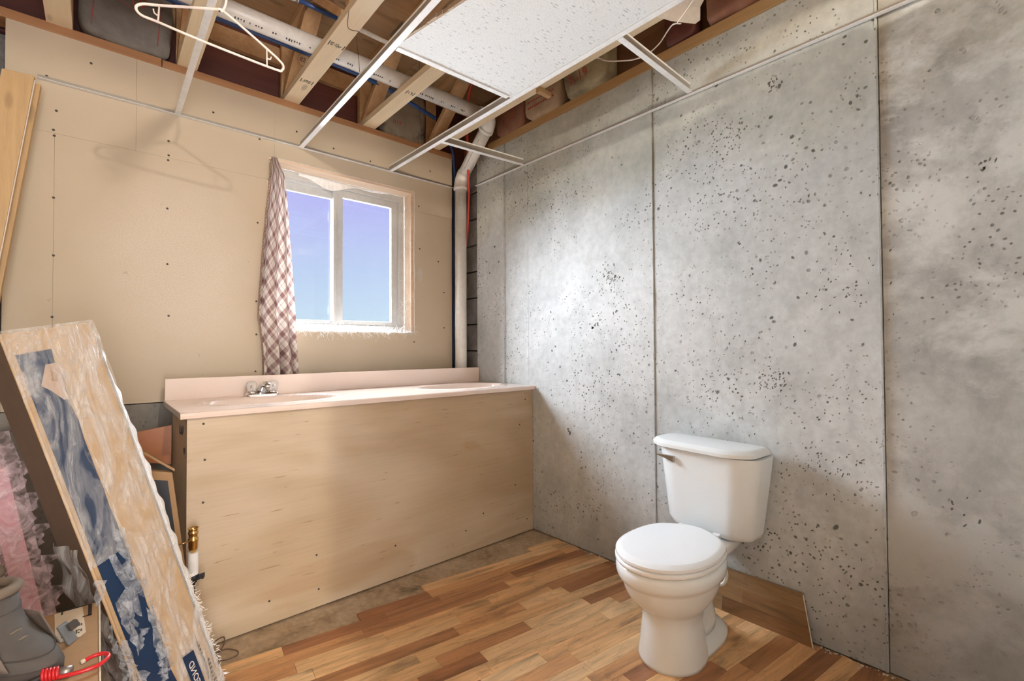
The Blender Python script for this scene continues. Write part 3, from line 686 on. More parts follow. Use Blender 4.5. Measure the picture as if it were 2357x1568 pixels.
i4 = batt((.020, -.885, 2.875), (.060, .165, .165), 'kraft_tan', 'tan batt with two lines of red print above the concrete', 4)
for k, zz in enumerate((2.775, 2.815)):
    for j in range(12): boxpart('printing', (-.0425, -1.00+.020*j, zz), (-.0408, -1.00+.020*j+.013, zz+.012-.004*k), 'red_ink', i4)
i5 = batt((.005, -1.255, 2.87), (.065, .165, .160), 'kraft_shiny', 'crinkled shiny R-19 batt between the two cross tees', 5, wr_=.012)
text('R-19', 'printing', .075, 'red_ink', (-.064, -1.150, 2.765), (0, -1, .03), (-.25, 0, 1), i5)
i6 = batt((.02, -2.09, 2.885), (.055, .12, .165), 'kraft_red', 'dark batt with fine print behind the torn panel', 6)
i7 = batt((.03, -1.83, 2.885), (.045, .085, .165), 'rim_wood', 'dark brown batt between the cable and the cross tee', 7)

# ================================================================== PIPES
dp = empty('drain_pipe', (-.10, -.08, 0), 'white plastic drain pipe crossing the trusses and dropping in the corner', 'pipe')
PR_ = .0445
MB().tube([(-2.70, -.50, 2.786), (-.235, -.50, 2.786)], PR_, 24).build('horizontal_run', 'pvc', dp, smooth=True)
e0 = V((-.150, -.475, 2.735)); e1 = V((-.088, -.095, 2.513)); dg = (e1-e0).normalized()
el = bez((-.245, -.50, 2.786), (-.170, -.50, 2.790), e0-dg*.06, e0+dg*.02, 10)
MB().tube(el, .0500, 24).build('elbow', 'pvc', dp, smooth=True)
MB().tube([e0+dg*.01, e0+dg*.035], .0535, 24).build('elbow_hub', 'pvc', dp, smooth=True)
MB().tube([e0, e1], PR_, 24).build('slanting_run', 'pvc', dp, smooth=True)
el2 = bez(e1-dg*.03, e1+dg*.03, (-.098, -.08, 2.475), (-.099, -.08, 2.415), 10)
MB().tube(el2, .0500, 24).build('bend', 'pvc', dp, smooth=True)
MB().tube([(-.099, -.08, 2.43), (-.099, -.08, 2.405)], .0535, 24).build('bend_hub', 'pvc', dp, smooth=True)
MB().tube([(-.099, -.08, 2.42), (-.103, -.08, .0)], PR_, 24).build('stack', 'pvc', dp, smooth=True)
# faded print on the pipe: small ink dashes on the side that faces the room
rp = random.Random(9); mb = MB()
x_ = -1.80
while x_ < -.36:
    if not (abs(x_+1.295) < .06 or abs(x_+.80) < .06) and rp.random() < .82:
        a = math.radians(-128); cy_, cz_ = -.50+math.cos(a)*(PR_+.0006), 2.786+math.sin(a)*(PR_+.0006)
        tdir = V((0, -math.sin(a), math.cos(a))); h_ = rp.uniform(.006, .012)
        mb.obox(V((x_, cy_, cz_)), (rp.uniform(.004, .008), 0, 0), tdir*h_, V((0, math.cos(a), math.sin(a)))*.0004)
    x_ += .0125 if rp.random() < .9 else .05
mb.build('ink_print', 'ink', dp)
mb = MB()
for k in range(30):
    if rp.random() < .8:
        p = e0.lerp(e1, .12+.75*k/30); sd = V((-.75, -.6, -.2)); sd = (sd-dg*sd.dot(dg)).normalized(); mb.obox(p+sd*(PR_+.0002), dg*rp.uniform(.004, .008), sd.cross(dg)*.003, sd*.0006)
mb.build('ink_print', 'ink', dp)
pb_ = MB().tube(catmull([(-2.70, -.15, 2.93), (-1.683, -.215, 2.905), (-1.286, -.215, 2.905), (-1.034, -.215, 2.905), (-.80, -.19, 2.905), (-.573, -.135, 2.90), (-.40, -.09, 2.895), (-.32, -.07, 2.89)], 6), .0140, 12).build('water_tube', 'pex_blue', smooth=True)
tag(pb_, 'long blue plastic water tube behind the white drain pipe', 'tube', 'water tubes')
pb2 = empty('water_tube', (-1.3, -.48, 2.99), 'short blue tube with a white fitting at the top edge', 'tube', 'water tubes')
MB().tube([(-1.415, -.486, 2.998), (-1.204, -.482, 2.998)], .0115, 12).build('blue_tube', 'pex_blue', pb2, smooth=True); MB().tube([(-1.47, -.487, 2.998), (-1.405, -.486, 2.998)], .0165, 12).build('fitting', 'pvc', pb2, smooth=True); MB().tube([(-1.42, -.486, 2.998), (-1.41, -.486, 2.998)], .0185, 12).build('crimp_ring', 'steel', pb2, smooth=True)
MB().tube([(-1.56, -.488, 2.999), (-1.45, -.487, 2.998)], .0115, 12).build('white_tube', 'pvc', pb2, smooth=True)
tw = MB().tube([(-1.20, -.482, 2.998), (-.30, -.46, 3.0)], .0125, 12).build('water_tube', 'pvc', smooth=True); tag(tw, 'thin white water tube above the long runner near the tile', 'tube', 'water tubes')
pr = MB().tube(catmull([(-.29, -.62, 3.05), (-.231, -.40, 3.03), (-.19, -.30, 2.93), (-.168, -.26, 2.80), (-.145, -.235, 2.66), (-.108, -.19, 2.52), (-.058, -.130, 2.40), (-.044, -.102, 2.25), (-.040, -.085, 2.10), (-.030, -.045, 1.98), (-.020, .01, 1.85), (-.02, .03, .95)], 6), .0095, 10).build('water_tube', 'pex_red', smooth=True)
tag(pr, 'red plastic water tube dropping beside the white corner pipe', 'tube', 'water tubes')
pbl = MB().tube(catmull([(-.20, .03, 2.90), (-.139, -.02, 2.73), (-.105, .0, 2.60), (-.07, .04, 2.50), (-.062, .075, 2.2), (-.062, .08, 1.0)], 6), .0095, 10).build('water_tube', 'pex_blue', smooth=True)
tag(pbl, 'blue tube going down into the corner behind the white pipe', 'tube', 'water tubes')

# ================================================================== COAT HANGER
hy = -1.15
hg = empty('coat_hanger', (-1.868, hy, 2.217), 'white plastic coat hanger hooked on the ceiling runner', 'coat hanger')
def hp(l, dx=.05): return [V((x_, hy-(x_+1.868)*dx, z_)) for x_, z_ in l]
body = [(-1.868, 2.357), (-1.95, 2.326), (-2.025, 2.297), (-2.070, 2.281), (-2.085, 2.263), (-2.072, 2.245), (-2.028, 2.241), (-1.925, 2.230), (-1.81, 2.222), (-1.687, 2.216), (-1.666, 2.222), (-1.662, 2.240), (-1.680, 2.258), (-1.717, 2.281), (-1.78, 2.318), (-1.851, 2.357)]
MB().tube(catmull(hp(body+[body[0]]), 4), .0042, 8).build('frame', 'hanger_plastic', hg, smooth=True)
MB().tube(hp([(-2.027, 2.296), (-2.030, 2.241)]), .0026, 8).build('strut', 'hanger_plastic', hg, smooth=True); MB().tube(hp([(-1.717, 2.28), (-1.716, 2.219)]), .0026, 8).build('strut', 'hanger_plastic', hg, smooth=True)
MB().tube(catmull(hp([(-2.03, 2.262), (-2.039, 2.266), (-2.042, 2.278)]), 4), .0022, 6).build('strap_hook', 'hanger_plastic', hg, smooth=True); MB().tube(catmull(hp([(-1.716, 2.246), (-1.706, 2.247), (-1.702, 2.257)]), 4), .0022, 6).build('strap_hook', 'hanger_plastic', hg, smooth=True)
MB().tube(catmull([V((-1.858, hy, 2.352)), V((-1.846, hy, 2.378)), V((-1.843, hy, 2.42)), V((-1.847, hy, 2.462)), V((-1.866, hy, 2.484)), V((-1.889, hy, 2.476)), V((-1.897, hy, 2.452))], 6), .0040, 8).build('hook', 'hanger_plastic', hg, smooth=True)

# ================================================================== LUMBER LEANING AT THE LEFT
lu = empty('lumber_stud', (-2.55, -.2, 0), 'pale knotty wooden stud leaning in the left corner', 'lumber')
top = V((-2.373, -.21, 2.350)); bot = V((-2.640, -.33, 0.02)); dL = (bot-top)
MB().obox(top, (-.094, .0, -.006), (.0, .040, 0), dL).build('board', 'spruce_z', lu, bevel=.002)
MB().tube([top+V((.0008, -.0008, -.02)), top+V((.0008, -.0008, 0))+dL*.99], .0022, 6).build('paint_edge', 'gypsum', lu)
lu2 = MB().obox(top+V((.016, .045, -.012)), (-.094, .0, -.006), (.0, .038, 0), dL).build('lumber_stud', 'spruce_z', bevel=.002); tag(lu2, 'second wooden stud standing behind the knotty one', 'lumber')
bt = pillow((-2.62, .06, 2.42), .09, .05, .14, seed=21).build('insulation_wad', 'fibre', smooth=True); tag(bt, 'white wad of fibre insulation at the upper left edge', 'insulation')

# ================================================================== CURTAIN
cu_ = empty('curtain', (-1.39, -.07, .96), 'brown and cream plaid curtain gathered at the left of the window', 'curtain')
prof = [(2.318, -1.402, .012), (2.28, -1.398, .026), (2.216, -1.385, .038), (2.02, -1.385, .058), (1.81, -1.388, .074), (1.60, -1.390, .088), (1.40, -1.390, .102), (1.25, -1.378, .095), (1.12, -1.370, .098), (.965, -1.368, .106)]
def cw(t_):
    z_ = 2.318+(.965-2.318)*t_
    for (za, xa, wa), (zb, xb, wb_) in zip(prof, prof[1:]):
        if za >= z_ >= zb-1e-6:
            k = (za-z_)/(za-zb); return z_, xa+(xb-xa)*k, wa+(wb_-wa)*k
    return z_, prof[-1][1], prof[-1][2]
def cfun(u, v):
    z_, xc, w_ = cw(v); a = (u-.5)*2
    amp = .006+.030*min(1, v*2.2)
    y_ = -.048+amp*math.sin(a*9.0+1.2+.9*math.sin(v*3.1))+.012*math.sin(a*21+v*5)*v
    y_ = max(-.125, min(-.010, y_-.018*(1-a*a)*min(1, v*3)))
    return V((xc+w_*(a+.16*math.sin(a*9+2.5+v)*min(1, v*3)), y_, z_+.008*math.sin(a*17)*(v > .97)))
mb = MB(); mb.grid(cfun, 90, 60, uv=True); mb.uv = [(a*.9, b*1.9) for a, b in mb.uv]
mb.build('cloth', 'plaid_cloth', cu_, smooth=True)
rc_ = random.Random(4); mb = MB()
for k in range(60):
    v = k/60*.9; p = cfun(0, v); mb.tube([p, p+V((-.006-rc_.random()*.006, -.004, -.012)), p+V((-.008, -.004, -.03))], .0009, 4)
mb.build('frayed_edge', 'plaid_cloth', cu_)
MB().lathe([(.004, 0), (.004, .01), (.009, .012), (.009, .015)], (-1.402, -.005, 2.312), (0, -1, 0), 10).build('nail', 'screw', cu_)

# ================================================================== VANITY
va = empty('vanity_cabinet', (-.95, -.46, 0), 'long plywood vanity cabinet without doors against the concrete wall', 'cabinet')
boxpart('front_panel', (-1.900, -.757, .0), (-.004, -.739, .921), 'plywood', va, bevel=.001)
boxpart('side_panel', (-1.893, -.739, .0), (-1.875, -.21, .921), 'plywood', va, bevel=.001)
boxpart('back_rail', (-1.875, -.23, .82), (-.006, -.21, .921), 'plywood', va); boxpart('bottom_board', (-1.875, -.735, .02), (-.006, -.22, .038), 'plywood', va)
nh = None
for x_, z_ in [(-1.845, .895), (-1.845, .58), (-1.845, .28), (-1.60, .10), (-1.40, .24), (-1.39, .08), (-1.0, .17), (-.55, .13), (-.42, .20), (-.07, .86), (-.12, .70), (-.16, .32), (-.06, .08), (-1.84, .75)]:
    if nh is None: nh = MB().lathe([(.0048, 0), (.0048, .0008)], (x_, -.757, z_), (0, -1, 0), 8).build('nail_head', 'screw', va, base=False)
    else: share(nh, (x_, -.7574, z_), va)
mb = MB(); xs = -1.8936
mb.tube(catmull([(xs, -.50, .865), (xs, -.49, .835), (xs, -.52, .83), (xs, -.54, .86), (xs, -.555, .835), (xs, -.60, .850), (xs, -.585, .87), (xs, -.57, .83)], 5), .0028, 5); mb.tube([(xs, -.64, .785), (xs, -.65, .775), (xs, -.645, .765)], .005, 6); mb.build('marker_scribble', 'ink', va)
# counter with two moulded bowls
ct = empty('countertop', (-.96, -.47, .921), 'pinkish cream vanity top with two moulded basins and a backsplash', 'countertop')
bas = [(-1.505, -.475, .300, .185), (-.375, -.475, .300, .185)]
def top_z(x_, y_):
    z_ = .947
    for bx, by, rx, ry in bas:
        r_ = math.hypot((x_-bx)/rx, (y_-by)/ry)
        if r_ < 1: z_ = min(z_, .947-.135*(1-r_**2.6)**.8)
        elif r_ < 1.1: z_ = max(z_, .947+.0035*math.sin((r_-1)/.1*PI))
    return z_
XA, XB, YA, YB = -1.921, -.004, -.775, -.160
mb = MB(); mb.grid(lambda u, v: V((XA+(XB-XA)*u, YA+(YB-YA)*v, top_z(XA+(XB-XA)*u, YA+(YB-YA)*v))), 190, 62); mb.build('basin_top', 'cultured_marble', ct, smooth=True)
mb = MB(); pr2 = [(.947, 0), (.9445, .0045), (.934, .006), (.9235, .0045), (.921, 0)]
mb.loft([[V((XA-.003, YA-o_, z_-.0003)), V((XB, YA-o_, z_-.0003)), V((XB, YA+.0015+(.04 if i > 3 else 0), z_-.0003)), V((XA-.003, YA+.0015+(.04 if i > 3 else 0), z_-.0003))] for i, (z_, o_) in enumerate(pr2)]); mb.build('front_edge', 'cultured_marble', ct, smooth=False)
boxpart('end_edge', (XA-.003, YA, .921), (XA+.02, YB, .9468), 'cultured_marble', ct, bevel=.003)
boxpart('underside', (XA+.02, -.74, .9205), (XB, -.73, .9215), 'cultured_marble', ct)
bs = MB().box((XA, -.180, .945), (XB, -.160, 1.053)).build('backsplash', 'cultured_marble', ct, bevel=.004)
for bx, by, rx, ry in bas: MB().lathe([(.022, 0), (.022, .004), (.012, .005)], (bx, by, .812), n=16).build('drain', 'chrome', ct, smooth=True)
# faucet
fc = empty('faucet', (-1.512, -.262, .947), 'chrome faucet with two clear acrylic knobs on the left basin', 'faucet')
def rrect(cx_, cy_, hx, hy_, r_, z_, n=6):
    out = []
    for k, (sx_, sy_) in enumerate(((1, 1), (-1, 1), (-1, -1), (1, -1))):
        for i in range(n+1):
            a = PI/2*k+PI/2*i/n; out.append(V((cx_+sx_*(hx-r_)+r_*math.cos(a), cy_+sy_*(hy_-r_)+r_*math.sin(a), z_)))
    return out
fx, fy, fz = -1.512, -.262, .947
smooth_by_angle(MB().loft([rrect(fx, fy, .079, .027, .022, fz), rrect(fx, fy, .079, .027, .022, fz+.012), rrect(fx, fy, .072, .021, .018, fz+.020)]).build('base_plate', 'chrome', fc))
sp_ = [(fy+.012, fz+.018, .030, .018), (fy-.004, fz+.034, .024, .022), (fy-.030, fz+.056, .019, .017), (fy-.062, fz+.068, .0165, .013), (fy-.096, fz+.066, .015, .012), (fy-.112, fz+.060, .012, .010)]
rings = []
for yy, zz, hw, hh in sp_: rings.append([V((fx+hw*math.copysign(abs(math.cos(a))**.7, math.cos(a)), yy+.25*hh*math.sin(a), zz+hh*math.copysign(abs(math.sin(a))**.7, math.sin(a)))) for a in (2*PI*k/16 for k in range(16))])
MB().loft(rings).build('spout', 'chrome', fc, smooth=True); MB().lathe([(.010, 0), (.010, .012)], (fx, fy-.098, fz+.042), n=14).build('aerator', 'dull_chrome', fc, smooth=True)
for s_ in (-1, 1):
    hx_ = fx+s_*.052; MB().lathe([(.022, 0), (.021, .010), (.014, .016)], (hx_, fy, fz+.017), n=18).build('handle_collar', 'chrome', fc, smooth=True)
    n = 24; rings = []
    for r_, z_ in ((.018, .028), (.022, .034), (.0255, .060), (.0245, .072), (.017, .080), (.004, .082)):
        rings.append([V((hx_+r_*(1+.07*(k % 3 == 0))*math.cos(2*PI*k/n), fy+r_*(1+.07*(k % 3 == 0))*math.sin(2*PI*k/n), fz+z_)) for k in range(n)])
    kn = MB().loft(rings).build('knob', 'acrylic', fc, smooth=False); MB().lathe([(.006, .028), (.006, .06)], (hx_, fy, fz), n=10).build('knob_core', 'chrome', kn, smooth=True)

# ================================================================== TOILET
def toilet():
    tx, ty = -.0, -2.020
    e_ = empty('toilet', (-.36, ty, 0), 'white two-piece toilet standing by the concrete wall', 'toilet')
    a0 = math.radians(2.0)
    def W(p, rot=a0, px=.30):   # local u (forward), v, z
        u, v, z_ = p; du = u-px; c, s_ = math.cos(rot), math.sin(rot); u2, v2 = px+du*c-v*s_, du*s_+v*c
        return V((tx-u2, ty-v2, z_))
    def L(rings, **kw): return MB().loft([[W(p) for p in r] for r in rings])
    # pedestal + bowl
    rg = [egg(.49, .132, .155, .122, 0), egg(.49, .131, .155, .121, .012), egg(.49, .124, .150, .113, .07), egg(.49, .119, .145, .105, .14), egg(.49, .117, .145, .103, .185), egg(.49, .128, .150, .112, .200), egg(.49, .160, .165, .132, .222),
          egg(.49, .190, .185, .150, .252), egg(.49, .210, .198, .163, .285), egg(.49, .219, .205, .169, .312), egg(.49, .223, .207, .171, .322), egg(.49, .237, .215, .181, .330), egg(.49, .244, .222, .187, .345), egg(.49, .246, .224, .189, .366), egg(.49, .241, .222, .184, .386), egg(.49, .225, .205, .168, .391)]
    L(rg).build('bowl', 'porcelain', e_, smooth=True)
    # rear foot, trapway and deck
    ft = [egg(.30, .22, .175, .116, 0, p=3, pb=2.2), egg(.30, .22, .175, .116, .018, p=3, pb=2.2), egg(.30, .20, .16, .098, .034, p=3, pb=2.2), egg(.31, .17, .135, .070, .050, p=3), egg(.32, .15, .11, .055, .075, p=3)]
    L(ft).build('foot', 'porcelain', e_, smooth=True)
    tw_ = [egg(.32, .14, .115, .078, .03), egg(.32, .14, .125, .082, .08), egg(.31, .15, .10, .070, .14), egg(.30, .16, .095, .072, .19), egg(.28, .18, .115, .085, .25), egg(.27, .20, .13, .098, .30), egg(.25, .20, .16, .112, .345)]
    L(tw_).build('trapway', 'porcelain', e_, smooth=True)
    dk = [egg(.20, .14, .165, .100, .325, pb=5, p=4), egg(.20, .14, .165, .118, .345, pb=5, p=4), egg(.20, .14, .165, .122, .378, pb=5, p=4), egg(.20, .135, .16, .117, .386, pb=5, p=4)]
    L(dk).build('tank_deck', 'porcelain', e_, smooth=True)
    for s_ in (-1, 1): MB().lathe([(.0065, 0), (.0065, .002)], W((.315, s_*.083, .0345)), n=10).build('bolt_hole', 'black', e_)
    # seat and lid: egg with a cut-off back
    def seat_ring(sc, z_, back=.268):
        pts = egg(.498, .240*sc, .26*sc, .186*sc, z_, n=56, p=2.05, pb=2.3); out = []
        for u, v, zz in pts:
            if u < back: u = back
            out.append((u, v*(1 if u > back+.07 else max(.70, 1-(back+.07-u)*3.4)), zz))
        return out
    L([seat_ring(.985, .392), seat_ring(1.0, .396), seat_ring(1.0, .404), seat_ring(.985, .409)]).build('seat', 'toilet_seat', e_, smooth=True)
    lid = L([seat_ring(.975, .4115, .262), seat_ring(.990, .415, .262), seat_ring(.985, .424, .262), seat_ring(.90, .434, .262), seat_ring(.86, .435, .264)]).build('seat_lid', 'toilet_seat', e_); smooth_by_angle(lid, 28)
    for s_ in (-1, 1): MB().obox(W((.262, s_*.075-.016, .390)), W((.232, s_*.075-.016, .390))-W((.262, s_*.075-.016, .390)), W((.262, s_*.075+.016, .390))-W((.262, s_*.075-.016, .390)), (0, 0, .030)).build('hinge', 'toilet_seat', e_, bevel=.005)
    # tank, turned slightly on its bolts
    at = math.radians(-4.5)
    def TW(p): return W(p, at, .12)
    def tr_(u0, u1, w_, ch, z_, rr=.028):
        base = [(u0, -w_), (u1-ch*.75, -w_), (u1, -w_+ch), (u1, w_-ch), (u1-ch*.75, w_), (u0, w_)]
        out = []
        n = len(base)
        for i in range(n):   # rounded corners
            p0, p1, p2 = V(base[i-1]), V(base[i]), V(base[(i+1) % n]); a = (p0-p1).normalized(); b = (p2-p1).normalized(); r_ = min(rr, (p0-p1).length*.45, (p2-p1).length*.45)
            for k in range(5):
                t_ = k/4; out.append(((p1+a*r_)*(1-t_)**2+p1*2*t_*(1-t_)+(p1+b*r_)*t_*t_))
        return [TW((q.x, q.y, z_)) for q in out]
    tk = MB().loft([tr_(.052, .190, .172, .055, .390, .02), tr_(.046, .206, .190, .062, .398), tr_(.044, .212, .196, .064, .42), tr_(.030, .232, .232, .078, .730), tr_(.030, .232, .232, .078, .737)]).build('tank', 'porcelain', e_); smooth_by_angle(tk, 50)
    def LW(u0, u1, w_, ch, z_): return [p+V((-.006, .022, 0)) for p in tr_(u0, u1, w_, ch, z_, .03)]
    ld = MB().loft([LW(.018, .240, .232, .080, .739), LW(.012, .248, .240, .082, .744), LW(.012, .248, .240, .082, .757), LW(.020, .236, .228, .078, .770), LW(.030, .222, .214, .072, .773)]).build('tank_lid', 'porcelain', e_); smooth_by_angle(ld, 38)
    # flush lever
    h0 = TW((.226, -.186, .690))
    lv = MB(); lv.loft([[TW((.226+du, -.150+dv, .690+dz)) for du, dz in ((0, -.017), (.014, -.015), (.014, .013), (0, .015))] for dv in (0.0, -.02)]); 
    mbv = MB(); mbv.loft([[TW((.232, -.112, .676)), TW((.246, -.112, .678)), TW((.246, -.112, .706)), TW((.232, -.112, .706))], [TW((.232, -.150, .690)), TW((.247, -.150, .690)), TW((.247, -.150, .706)), TW((.232, -.150, .706))], [TW((.230, -.205, .698)), TW((.240, -.205, .698)), TW((.240, -.205, .705)), TW((.230, -.205, .705))]])
    mbv.build('flush_lever', 'dull_chrome', e_, bevel=.002); MB().tube([TW((.214, -.122, .692)), TW((.236, -.122, .692))], .010, 12).build('lever_stem', 'chrome', e_, smooth=True)
    # supply hose
    hs = catmull([W((.13, .020, .340)), W((.12, .030, .29)), W((.115, .050, .25)), W((.118, .064, .205)), W((.125, .055, .168)), W((.140, .030, .155)), W((.17, .0, .150))], 7)
    MB().tube(hs, .0075, 10).build('supply_hose', 'pvc', e_, smooth=True)
toilet()

# ---- leftover laminate board leaning on the concrete behind the toilet
lb = empty('laminate_offcut', (-.03, -2.13, 0), 'leftover laminate board leaning on the concrete behind the toilet', 'board')
def lbx(z_): return -.040+.030*z_/.185
yb0, yb1 = -1.86, -2.380
rows = [(.0, .062), (.062, .122), (.122, .186)]
for k, (z0, z1) in enumerate(rows):
    cuts = [yb0, (-2.02, -2.105, -1.97)[k], yb1+.032*(z1/.186)]
    for j in range(2):
        ya, yc = cuts[j], cuts[j+1]
        if j == 1: poly = [(lbx(z0), ya-.0006, z0), (lbx(z0), yb1+.040*(z0/.186), z0), (lbx(z1), yb1+.040*(z1/.186), z1), (lbx(z1), ya-.0006, z1)]
        else: poly = [(lbx(z0), ya, z0), (lbx(z0), cuts[1], z0), (lbx(z1), cuts[1], z1), (lbx(z1), ya, z1)]
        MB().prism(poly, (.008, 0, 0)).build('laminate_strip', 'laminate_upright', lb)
MB().tube([(-.0412, yb1-.0005, .003), (-.0115, yb1+.0395, .183)], .0022, 6).build('cut_edge', 'gypsum', lb)

# ================================================================== CLUTTER AT THE LEFT
# ---- tall carton wrapped in plastic film, leaning to the left
tc_ = empty('tall_carton', (-1.9, -1.2, 0), 'tall tan and navy carton wrapped in torn clear film, leaning left', 'carton')
R0 = V((-1.824, -1.137, 0)); T1 = V((-2.186, -1.04, 1.28)); A_ = T1-R0; Wd = V((-.17, -.18, -.045)); nA = A_.cross(Wd).normalized()
if nA.dot(CAM-R0) < 0: nA = -nA
Bd = V((-.055, .135, -.012)); Bd = (Bd-nA*0)
R0 = R0+A_*.0
def cp(s_, w_, d_=0.): return R0+A_*s_+Wd*w_+nA*d_    # point on the wide face
zf = lambda p: p
o_ = cp(.036, 0)
MB().obox(o_, Wd, Bd, A_*.964).build('carton_body', 'cardboard_light', tc_, bevel=.003)
MB().obox(cp(.036, 1.0)+Wd*.0045, Wd*.0045, Bd, A_*.962).build('shaded_brown_side', 'cardboard_shaded', tc_)  # side facing away from the window, its shade put into the darker brown
def face_patch(poly, d_, th, name, mat): return MB().prism([cp(a, b, d_) for a, b in poly], nA*th).build(name, mat, tc_)
rf = random.Random(8)
zig = [(.955-.04*k, .56+.014*(k % 2)+rf.uniform(-.008, .008)) for k in range(23)]
face_patch([(.955, .93), (.05, .93)]+[(a, b) for a, b in zig[::-1]], .0005, .0006, 'navy_band', 'navy')
face_patch([(.195, .44), (.05, .44), (.05, .27), (.187, .27)], .0125, .0008, 'navy_patch', 'navy')
text('FOND', 'carton_lettering', .028, 'lining_white', cp(.112, .400, .0136), A_, -Wd, tc_)
for r0, n_ in ((.115, 12), (.05, 8)):
    for k in range(n_): face_patch([(.19-.0105*k+(0 if r0 > .1 else -.06), r0), (.183-.0105*k+(0 if r0 > .1 else -.06), r0), (.183-.0105*k+(0 if r0 > .1 else -.06), r0+.05), (.19-.0105*k+(0 if r0 > .1 else -.06), r0+.05)], .0005, .0005, 'carton_printing', 'ink')
face_patch([(.925, .68), (.925, .58), (.885, .50), (.865, .585), (.845, .545), (.845, .625), (.87, .72), (.885, .80)], .0012, .0006, 'carton_emblem', 'logo_tan'); face_patch([(.912, .655), (.905, .60), (.885, .62), (.89, .68)], .0019, .0005, 'emblem_mark', 'cardboard')
MB().tube([cp(.04, 1.0, .001), cp(.35, 1.005, .0035), cp(.7, 1.0, .002), cp(.998, 1.0, .001)], .004, 8).build('corner_edge', 'cardboard_light', tc_, smooth=True)
def wrinkle(a, b):
    k = .35*math.sin(a*47+b*9)+.3*math.sin(b*31-a*21)+.35*math.sin((a*.6+b)*58+2*math.sin(a*16))
    return .008+.0042*k
mb = MB(); mb.grid(lambda u, v: cp(.05+.955*v, -.03+.60*u, wrinkle(v*1.3, u)), 40, 110); mb.build('clear_film', 'plastic_film', tc_, smooth=True)
mb = MB(); mb.grid(lambda u, v: cp(.50+.505*v, .56+.47*u, wrinkle(v*1.3, u+1)), 28, 60); mb.build('clear_film', 'plastic_film', tc_, smooth=True)
# gathered edge of the film, window light put into its opaque white
def efun(u, v):
    a = .01+.99*v; bul = .010+.026*math.sin(min(1, v*1.06)*PI)**.7+.004*math.sin(v*63)+.003*math.sin(v*131+1)
    th = u*PI*1.05
    return cp(a, 0, .006*math.cos(th))+(-Wd.normalized())*(bul*math.sin(th))-nA*(.028*u)
mb = MB(); mb.grid(efun, 10, 120); mb.build('gathered_film_edge', 'edge_film', tc_, smooth=True)
# torn film rags over the navy band
def rag(c, sa, sb, seed, lift=.012, mat='torn_film'):
    r_ = random.Random(seed); n = 26; ph = [r_.uniform(0, 6) for _ in range(5)]
    cen = cp(c[0], c[1], lift); mb = MB(); rim = []
    for k in range(n):
        a = 2*PI*k/n; rr = 1+.28*math.sin(3*a+ph[0])+.22*math.sin(5*a+ph[1])+.18*math.sin(9*a+ph[2])+r_.uniform(-.12, .12)
        rim.append((sa*rr*math.cos(a), sb*rr*math.sin(a)))
    vs = [cen]+[cp(c[0]+.5*p, c[1]+.5*q, lift+r_.uniform(-.004, .010)) for p, q in rim]+[cp(c[0]+p, c[1]+q, lift*.6+r_.uniform(-.006, .010)) for p, q in rim]
    fs = [(0, 1+k, 1+(k+1) % n) for k in range(n)]+[(1+k, 1+n+k, 1+n+(k+1) % n, 1+(k+1) % n) for k in range(n)]
    mb.add(vs, fs); return mb.build('torn_film_rag', mat, tc_, smooth=True)
rag((.42, .70), .060, .15, 1); rag((.36, .86), .05, .08, 2); rag((.30, .60), .060, .060, 3); rag((.225, .64), .03, .09, 4); rag((.50, .62), .05, .06, 6); rag((.275, 1.0), .06, .05, 7); rag((.34, 1.08), .03, .03, 12)
def hang_rag(p, L_, w_, seed, par, name='film_shred', mat='torn_film'):
    r_ = random.Random(seed); mb = MB(); n = 9; a = []; b = []
    for k in range(n+1):
        t_ = k/n; o2 = V((r_.uniform(-.006, .006), r_.uniform(-.004, .004), -L_*t_)); ww = w_*(1-.7*t_)*r_.uniform(.6, 1.3)
        a.append(V(p)+o2); b.append(V(p)+o2+V((ww, -.3*ww, -.004)))
    mb.add(a+b, [(k, k+1, n+2+k, n+1+k) for k in range(n)]); mb.build(name, mat, par, smooth=True)
for k, (s_, w_, L_) in enumerate(((.34, 1.02, .16), (.30, 1.03, .10), (.26, .96, .12), (.48, 1.05, .10), (.33, .80, .06), (.26, .66, .06), (.22, .74, .05))): hang_rag(cp(s_, w_, .012), L_, .022, 30+k, tc_)
mb = MB()
for k in range(120):
    s_ = rf.uniform(.05, .34); p = cp(s_, rf.uniform(-.11, -.02), rf.uniform(-.01, .006)); d = V((rf.uniform(.2, 1), rf.uniform(-.5, .5), rf.uniform(-.6, .6))).normalized()*rf.uniform(.006, .018); mb.tube([p, p+d*.5, p+d], [.0012, .0009, .0003], 4)
fz_ = mb.build('frayed_film_fringe', 'fibre', tc_); fz_['kind'] = 'stuff'
# film sagging over the brown side
def bfun(u, v):
    p = cp(.55-.33*v, 1.0)+Bd*(u*1.1)-Bd.cross(A_).normalized()*0
    nB = Bd.cross(A_).normalized(); nB = nB if nB.dot(CAM-R0) > 0 else -nB
    return p+nB*(.010+.006*math.sin(u*11+v*9)+.005*math.sin(v*25))
mb = MB(); mb.grid(bfun, 14, 24); mb.build('side_film', 'plastic_film', tc_, smooth=True)

